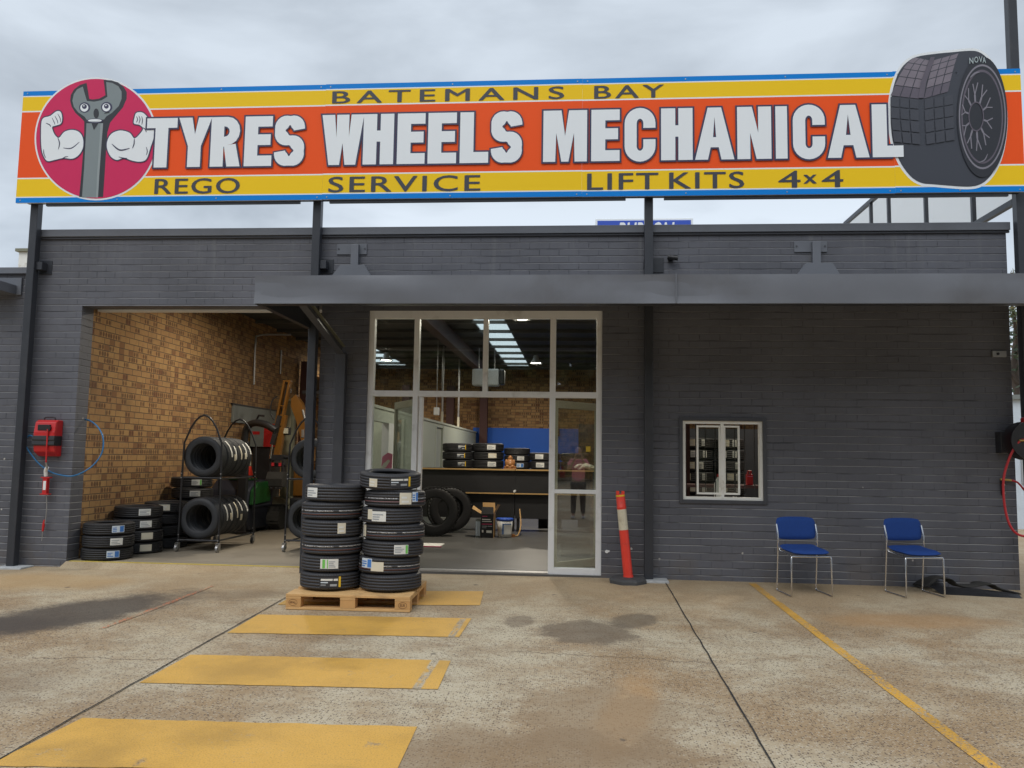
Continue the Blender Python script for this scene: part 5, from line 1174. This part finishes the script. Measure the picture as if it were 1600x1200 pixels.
# hanging things
AC = thing('hanging_unit', 'white box-shaped unit hanging from the hall roof', 'hanging unit', (-2.0, 8.2, 3.0))
mb = MB(); mb.box(-2.33, -1.74, 8.0, 8.3, 2.99, 3.36, M['white']).box(-1.739, -1.62, 8.05, 8.3, 3.02, 3.36, M['blackm']); mb.build('case', AC, .03)
mb = MB(); mb.cyl((-2.2, 8.15, 3.36), (-2.2, 8.15, 3.84), .01, M['zinc'], 6).cyl((-1.85, 8.15, 3.36), (-1.85, 8.15, 3.84), .01, M['zinc'], 6); mb.build('hanger', AC)
LN = thing('hanging_sensor', 'small white box hanging on a thin drop rod above the partition', 'sensor', (-2.93, 7.0, 2.3))
mb = MB(); mb.box(-2.985, -2.875, 6.95, 7.05, 2.27, 2.43, M['white']); mb.build('case', LN, .012)
mb = MB(); mb.cyl((-2.93, 7.0, 2.43), (-2.93, 7.0, 3.84), .009, M['zinc'], 6); mb.build('drop_rod', LN)
for y in (8.3, 10.8): mb = MB(); mb.cyl((-3.03, y, 2.17), (-3.03, y, 3.9), .022, M['zinc'], 8).cyl((-3.03, y, 2.17), (-3.03, y, 2.42), .028, M['cream_p'], 8); tag(mb.build('drop_pipe'), 'thin conduit pipe rising from the partition, %s' % ('nearer the inner door' if y < 9 else 'nearer the blue wall'), 'pipe', 'drop pipes on the partition')
mb = MB(); mb.box(-.62, -.52, 14.1, 14.168, 2.10, 2.27, M['black']).cyl((-.57, 14.05, 2.08), (-.57, 14.1, 2.14), .05, M['black'], 10); tag(mb.build('wall_bracket_light'), 'small black fitting at the top edge of the blue wall', 'wall fitting')
# rags on the counter
mb = MB(); random.seed(14)
for k in range(16):
    a = k * .8; x, y, z = .10 + .12 * math.cos(a) * (.4 + random.random() * .6) + .004 * k, 5.45 + .06 * math.sin(a), 1.23 + .055 * random.random()
    mb.tube(spline([(x - .08, y, z - .02), (x - .02, y - .04, z + .03), (x + .05, y - .02, z + .01), (x + .09 + .01 * k, y + .03, z - .03)], 4), .022, M['rag'], 8)
tag(mb.build('rag_bundle'), 'crumpled cream rag on the counter behind the side pane', 'rag')
mb = MB(); mb.box(.17, .26, 6.5, 6.56, 1.55, 1.66, M['syel']).box(.12, .20, 6.5, 6.56, 1.30, 1.40, M['syel']).box(.02, .5, 6.57, 6.9, .06, 2.1, M['black']); tag(mb.build('display_stand'), 'dark display stand with two yellow tags behind the side pane', 'stand')
# pink card in the office opening
mb = MB(); mb.prism([(-2.86, 1.16), (-2.70, 1.14), (-2.69, 1.44), (-2.76, 1.46), (-2.84, 1.40)], 2.0, 2.012, M['pinkp']); PK = tag(mb.build('pink_poster', origin=(-2.77, 2.0, 1.14)), 'pink card with cream figures behind the left side pane', 'poster')
mb = MB(); mb.prism([(-2.85, 1.19), (-2.78, 1.25), (-2.72, 1.34), (-2.75, 1.36), (-2.82, 1.30), (-2.86, 1.24)], 1.996, 1.999, M['cream_p']); mb.build('print', PK)
mb = MB(); mb.box(-2.95, -2.45, 1.95, 2.35, 1.10, 1.135, M['white']); 
DK = tag(mb.build('side_desk', origin=(-2.7, 2.15, .06)), 'white side desk just inside the left pane', 'desk')
mb = MB(); mb.box(-2.93, -2.89, 1.97, 2.33, .06, 1.099, M['white']).box(-2.51, -2.47, 1.97, 2.33, .06, 1.099, M['white']); mb.build('leg', DK)

# ------------------------------------------------------------------ behind the serving window
def bottle(x, y, z, r_, h, body, capm, label, jug=False):
    t = thing('bottle', label, 'bottle', (x, y, z), 'bottles on the serving window ledge'); mb = MB()
    mb.lathe([(0, 0), (r_, 0), (r_ * 1.02, .02), (r_, h * .62), (r_ * .55, h * .80), (r_ * .38, h * .86), (r_ * .38, h * .9), (0, h * .9)], body, 24, Matrix.Translation((x, y, z)), False); mb.build('body', t)
    mb = MB(); mb.cyl((x, y, z + h * .88), (x, y, z + h), r_ * .42, capm, 16); mb.build('cap', t)
bottle(1.70, .27, .957, .055, .30, M['white'], M['red'], 'white plastic bottle with a red cap on the window ledge')
RC = thing('red_container', 'red can with a handle hole behind the right window sash', 'container', (2.13, .6, 1.12))
mb = MB(); mb.box(2.09, 2.165, .56, .64, 1.121, 1.255, M['red']).box(2.10, 2.118, .58, .62, 1.256, 1.285, M['red']).box(2.137, 2.155, .58, .62, 1.256, 1.285, M['red']).box(2.10, 2.155, .58, .62, 1.286, 1.30, M['red']); mb.build('body', RC, .006)
mb = MB(); mb.box(2.095, 2.16, .556, .5595, 1.14, 1.15, M['redh']).box(2.095, 2.16, .556, .5595, 1.225, 1.233, M['pinkp']); mb.build('print', RC)
mb = MB(); mb.box(1.25, 2.9, .45, .9, 1.085, 1.12, M['rafter']).box(1.27, 1.31, .47, .88, .06, 1.084, M['rafter']).box(2.84, 2.88, .47, .88, .06, 1.084, M['rafter']); tag(mb.build('bench'), 'dark brown bench just inside the serving window', 'bench')
wt = tyre('tyre', .31, .20, .165, M['rubg'], 4, 40)
GW = 'labelled tyres stacked behind the serving window'
for j, (x, y) in enumerate(((1.78, 3.0), (2.28, 3.15))):
    for i in range(10):
        o = place(wt, 'w', (x + random.uniform(-.02, .02), y, .061 + i * .17), '%s tyre of the %s column behind the serving window' % (['lowest', 'second', 'third', 'fourth', 'fifth', 'sixth', 'seventh', 'eighth', 'ninth', 'topmost'][i], ('left', 'right')[j]), 'tyre', GW)
        if i > 3: lab(o, .31, .165, random.uniform(-118, -82), .10, 'cream' if random.random() < .6 else 'white', .25, .85); lab(o, .31, .165, random.uniform(-74, -60), .07, 'white', .25, .85)
mb = MB(); mb.box(2.75, 3.2, 2.6, 3.0, .06, 1.75, M['black']).box(2.8, 3.15, 2.58, 2.599, .3, 1.7, M['sblack']); tag(mb.build('dark_filler_block', bevel=.01), 'added dark block filling the dim right side behind the serving window', 'dark block')  # dark block added where the room behind the window is only dim
mb = MB(); mb.box(1.52, 1.62, 2.2, 2.3, .06, 3.5, M['rafter']); tag(mb.build('timber_post'), 'dark brown post behind the left of the serving window', 'post')

# ------------------------------------------------------------------ neighbours and background
NB = thing('neighbouring_building', 'lower dark grey painted brick building adjoining at the left edge', 'building', (-9, 0, 0))
mb = MB(); mb.box(-16, -6.96, .03, .28, -.3, 3.68, bk); mb.build('front_wall', NB)
mb = MB(); mb.box(-16, -6.955, -.02, .32, 3.672, 3.755, M['flash']); mb.build('parapet_capping', NB, .006)
mb = MB(); mb.box(-7.45, -7.13, -.0, .029, 3.40, 3.62, M['flash']).box(-7.7, -7.19, -.35, -.001, 3.40, 3.52, M['flash']); mb.build('hanger_bracket', NB, .004)
CH = thing('rooftop_shaft', 'cream rendered rooftop shaft rising behind the left parapet', 'rooftop shaft', (-12.6, 8.5, 3))
mb = MB(); mb.box(-13.1, -11.9, 8, 9, -.2, 6.05, M['cream']); mb.build('wall', CH); mb = MB(); mb.box(-13.16, -11.84, 7.94, 9.06, 6.051, 6.12, M['hoist']); mb.build('cap', CH)
PS = thing('pole_sign', 'tall blue sign with white slanted lettering rising behind the roof', 'sign', (2.4, 20, 0))
mb = MB(); mb.box(.60, 4.19, 20, 20.25, 8.6, 10.32, M['s_wh']); mb.build('cabinet', PS, .02)
mb = MB(); mb.box(.68, 4.11, 19.985, 19.999, 8.68, 10.235, M['bluesign']); mb.build('sign_face', PS)
text_mesh('BURSON', 1.42, 3.50, 9.2, 10.17, 19.982, M['s_wh'], 0, 1.0, .3, bold=.014).build('lettering', PS)
mb = MB(); mb.box(1.2, 1.4, 20.05, 20.2, -.1, 8.6, M['post']).box(3.4, 3.6, 20.05, 20.2, -.1, 8.6, M['post']); mb.build('post', PS)
# trees glimpsed beyond the right corner
leafm = []
for nm, c_ in (('leaf_dark', (.030, .050, .018)), ('leaf_mid', (.065, .085, .028)), ('leaf_gold', (.16, .13, .035))): leafm.append(P(nm, c_, .6, var=.3, ns=3))
barkm = P('bark', (.13, .10, .08), .9, bump=.4)
def tree(x, y, h, r_, label, seed):
    rnd = random.Random(seed); t = thing('gum_tree', label, 'tree', (x, y, 0), 'trees beyond the right corner')
    mb = MB(); mb.tube(spline([(x, y, -.3), (x + .1, y, h * .3), (x - .1, y + .1, h * .6), (x + .1, y, h * .85)], 4), [.22 - .015 * k for k in range(13)], barkm, 8)
    for k in range(7):
        a = rnd.uniform(0, 6.28); z = h * rnd.uniform(.35, .75); mb.tube([(x, y, z), (x + math.cos(a) * r_ * .6, y + math.sin(a) * r_ * .6, z + h * .18)], [.08, .03], barkm, 6)
    mb.build('trunk', t); cr_ = MB()
    for c_ in range(42):
        a = rnd.uniform(0, 6.28); el_ = rnd.uniform(-.5, 1); rr_ = r_ * rnd.uniform(.35, 1); cx, cy, cz = x + math.cos(a) * rr_, y + math.sin(a) * rr_, h * .64 + el_ * h * .36
        m_ = leafm[rnd.choice((0, 0, 1, 1, 2))]
        for q_ in range(60):
            p = Vector((cx, cy, cz)) + Vector((rnd.gauss(0, .35), rnd.gauss(0, .35), rnd.gauss(0, .28))) ; s_ = rnd.uniform(.06, .13); u = Vector((rnd.gauss(0, 1), rnd.gauss(0, 1), rnd.gauss(0, 1))).normalized(); w_ = u.orthogonal().normalized()
            cr_.add([p - u * s_, p + w_ * s_ * .45, p + u * s_, p - w_ * s_ * .45], [(0, 1, 2, 3)], m_)
    cr_.build('crown', t)
tree(11.6, 12.5, 6.6, 1.7, 'olive gum tree nearest the right corner, seen through the gap', 1)
tree(15.5, 17, 7.5, 2.2, 'taller gum tree further behind at the right edge', 2)
rnd = random.Random(4); tl_ = MB()  # unseen trees added behind the camera to darken the glass reflections
for c_ in range(420):
    cx, cz, cy = rnd.uniform(-42, 42), rnd.uniform(.3, 11.5), rnd.uniform(-47, -40); m_ = leafm[rnd.choice((0, 0, 0, 1))]
    for q_ in range(70):
        p = Vector((cx + rnd.gauss(0, 1.6), cy + rnd.gauss(0, 1.2), max(.1, cz + rnd.gauss(0, 1.1)))); s_ = rnd.uniform(.5, 1.0); u = Vector((rnd.gauss(0, 1), rnd.gauss(0, .4), rnd.gauss(0, 1))).normalized(); w_ = u.orthogonal().normalized()
        tl_.add([p - u * s_, p + w_ * s_ * .5, p + u * s_, p - w_ * s_ * .5], [(0, 1, 2, 3)], m_)
tag(tl_.build('added_tree_line'), 'unseen line of trees added across the road to darken the shop glass reflections', 'trees', kind='stuff')
SH = thing('far_shed', 'pale blue metal shed beyond the right corner', 'shed', (11.5, 10, 0))
mb = MB(); mb.box(9.6, 13, 9.5, 11, -.2, 2.9, M['spale']); mb.build('wall', SH); mb = MB(); mb.box(9.5, 13.1, 9.4, 11.1, 2.901, 3.0, M['board']); mb.build('roof', SH); mb = MB(); mb.box(9.95, 10.6, 9.47, 9.499, 1.0, 2.1, M['sgrey']); mb.build('window', SH)
for k, (z, s_) in enumerate(((7.4, .2), (6.9, .25))):
    mb = MB(); mb.tube(spline([(9, 16, z + s_), (14, 22, z - .1), (20, 28, z + .4)], 8), .012, M['black'], 5); tag(mb.build('power_line'), 'thin overhead wire beyond the right corner, %s' % ('upper' if k == 0 else 'lower'), 'wire', 'overhead wires')

# ------------------------------------------------------------------ the photographer (seen mirrored in the glass)
def skin_mesh(name, joints, edges, mat, parent, sub=2):
    me = bpy.data.meshes.new(name); o = bpy.data.objects.new(name, me); COL.objects.link(o)
    off = world_loc(parent) if parent else Vector((0, 0, 0))
    keys = list(joints); me.from_pydata([Vector(joints[k][0]) - off for k in keys], [(keys.index(a), keys.index(b)) for a, b in edges], [])
    if parent: o.parent = parent
    md = o.modifiers.new('skin', 'SKIN'); md.use_smooth_shade = True
    sv = me.skin_vertices[0].data if me.skin_vertices else None
    if sv is None:
        bm = bmesh.new(); bm.from_mesh(me); bm.verts.layers.skin.verify(); bm.to_mesh(me); bm.free(); sv = me.skin_vertices[0].data
    for i, k in enumerate(keys):
        r_ = joints[k][1]; sv[i].radius = r_ if isinstance(r_, tuple) else (r_, r_); sv[i].use_root = (i == 0)
    md2 = o.modifiers.new('sub', 'SUBSURF'); md2.levels = sub; md2.render_levels = sub
    me.materials.append(mat); return o
G_ = gz(0, -10.05); px_, py_ = .03, -10.08
SK_ = P('skin', (.42, .24, .16), .5, var=.06); TSH = P('pink_shirt', (.78, .24, .32), .85, var=.08); TRO = P('dark_trousers', (.02, .02, .025), .85); HAIR = P('dark_hair', (.03, .02, .015), .6); SHOE = P('pale_shoe', (.5, .5, .52), .6)
PE = thing('person', 'person in a pink shirt and dark trousers photographing the shop, mirrored in its glass', 'person', (px_, py_, G_))
def J(x, y, z): return (px_ + x, py_ + y, G_ + z)
j = {'pelvis': (J(0, 0, .93), (.15, .105)), 'waist': (J(0, 0, 1.08), (.135, .095)), 'chest': (J(0, .01, 1.28), (.155, .105)), 'neckb': (J(0, .01, 1.44), (.075, .06)), 'neck': (J(0, .02, 1.50), .05), 'jaw': (J(0, .045, 1.555), (.06, .07)), 'head': (J(0, .04, 1.64), (.075, .09)), 'crown': (J(0, .03, 1.72), (.055, .07))}
e_ = [('pelvis', 'waist'), ('waist', 'chest'), ('chest', 'neckb'), ('neckb', 'neck'), ('neck', 'jaw'), ('jaw', 'head'), ('head', 'crown')]
for s_, n_ in ((-1, 'l'), (1, 'r')):
    j['sh' + n_] = (J(.17 * s_, .0, 1.39), .062); j['el' + n_] = (J(.25 * s_, .10, 1.16), .043); j['wr' + n_] = (J(.10 * s_, .235, 1.40), .028); j['pa' + n_] = (J(.085 * s_, .268, 1.455), (.034, .02))
    e_ += [('chest', 'sh' + n_), ('sh' + n_, 'el' + n_), ('el' + n_, 'wr' + n_), ('wr' + n_, 'pa' + n_)]
    j['hip' + n_] = (J(.095 * s_, 0, .86), .088); j['kn' + n_] = (J(.11 * s_, .02, .48), .056); j['an' + n_] = (J(.12 * s_, -.01, .08), .038); j['to' + n_] = (J(.13 * s_, .16, .03), (.04, .025))
    e_ += [('pelvis', 'hip' + n_), ('hip' + n_, 'kn' + n_), ('kn' + n_, 'an' + n_), ('an' + n_, 'to' + n_)]
    for f_ in range(4):
        a = 'f%s%d' % (n_, f_); z = 1.475 + .021 * f_ - .0; j[a + 'a'] = (J(.083 * s_, .292, z), .0095); j[a + 'b'] = (J(.072 * s_, .305, z + .004), .0085); j[a + 'c'] = (J((.055 - .004 * abs(f_ - 1)) * s_, .306, z + .005), .0075)
        e_ += [('pa' + n_, a + 'a'), (a + 'a', a + 'b'), (a + 'b', a + 'c')]
    j['t%sa' % n_] = (J(.075 * s_, .255, 1.445), .011); j['t%sb' % n_] = (J(.058 * s_, .262, 1.47), .009); e_ += [('wr' + n_, 't%sa' % n_), ('t%sa' % n_, 't%sb' % n_)]
skin_mesh('body', j, e_, SK_, PE, 2)
jt = {'a': (J(0, 0, .84), (.178, .13)), 'b': (J(0, 0, 1.06), (.165, .122)), 'c': (J(0, .01, 1.28), (.182, .13)), 'd': (J(0, .01, 1.42), (.11, .085))}; et = [('a', 'b'), ('b', 'c'), ('c', 'd')]
for s_, n_ in ((-1, 'l'), (1, 'r')):
    jt['s' + n_] = (J(.175 * s_, 0, 1.385), .08); jt['e' + n_] = (J(.225 * s_, .055, 1.25), .068); et += [('c', 's' + n_), ('s' + n_, 'e' + n_)]
skin_mesh('shirt', jt, et, TSH, PE, 2)
jp = {'p': (J(0, 0, .90), (.165, .12))}; ep = []
for s_, n_ in ((-1, 'l'), (1, 'r')):
    jp['h' + n_] = (J(.1 * s_, 0, .80), .102); jp['k' + n_] = (J(.11 * s_, .018, .48), .078); jp['a' + n_] = (J(.12 * s_, -.008, .10), .062); ep += [('p', 'h' + n_), ('h' + n_, 'k' + n_), ('k' + n_, 'a' + n_)]
skin_mesh('trousers', jp, ep, TRO, PE, 2)
for s_ in (-1, 1):
    skin_mesh('shoe', {'a': (J(.12 * s_, -.04, .05), (.045, .045)), 'b': (J(.125 * s_, .07, .045), (.05, .04)), 'c': (J(.13 * s_, .18, .03), (.045, .028))}, [('a', 'b'), ('b', 'c')], SHOE, PE, 2)
skin_mesh('hair', {'a': (J(0, -.035, 1.56), (.07, .05)), 'b': (J(0, -.012, 1.66), (.085, .085)), 'c': (J(0, .015, 1.735), (.072, .075))}, [('a', 'b'), ('b', 'c')], HAIR, PE, 2)
fm = MB(); hd = J(0, .13, 1.63)
for s_ in (-1, 1): fm.lathe(sph, M['s_wh'], 10, Matrix.Translation((hd[0] + .03 * s_, hd[1] - .012, hd[2] + .005)) @ Matrix.Diagonal((.012, .008, .007, 1)), False).lathe(sph, M['black'], 8, Matrix.Translation((hd[0] + .03 * s_, hd[1] - .005, hd[2] + .005)) @ Matrix.Diagonal((.006, .004, .006, 1)), False).lathe(sph, SK_, 10, Matrix.Translation((hd[0] + .078 * s_, hd[1] - .09, hd[2])) @ Matrix.Diagonal((.009, .02, .03, 1)), False)
fm.lathe(sph, SK_, 10, Matrix.Translation((hd[0], hd[1] + .0, hd[2] - .02)) @ Matrix.Diagonal((.013, .018, .026, 1)), False).lathe(sph, M['pinkp'], 10, Matrix.Translation((hd[0], hd[1] - .012, hd[2] - .062)) @ Matrix.Diagonal((.024, .008, .007, 1)), False)
fm.build('face', PE)
PHN = thing('phone', 'dark phone held up in front of the photographer', 'phone', (px_, py_ + .30, G_ + 1.45))
mb = MB(); mb.box(px_ - .075, px_ + .075, py_ + .295, py_ + .303, G_ + 1.452, G_ + 1.53, M['black']); mb.build('case', PHN, .004)
mb = MB(); mb.cyl((px_ + .055, py_ + .3031, G_ + 1.51), (px_ + .055, py_ + .305, G_ + 1.51), .008, M['s_nv'], 12); mb.build('lens', PHN)
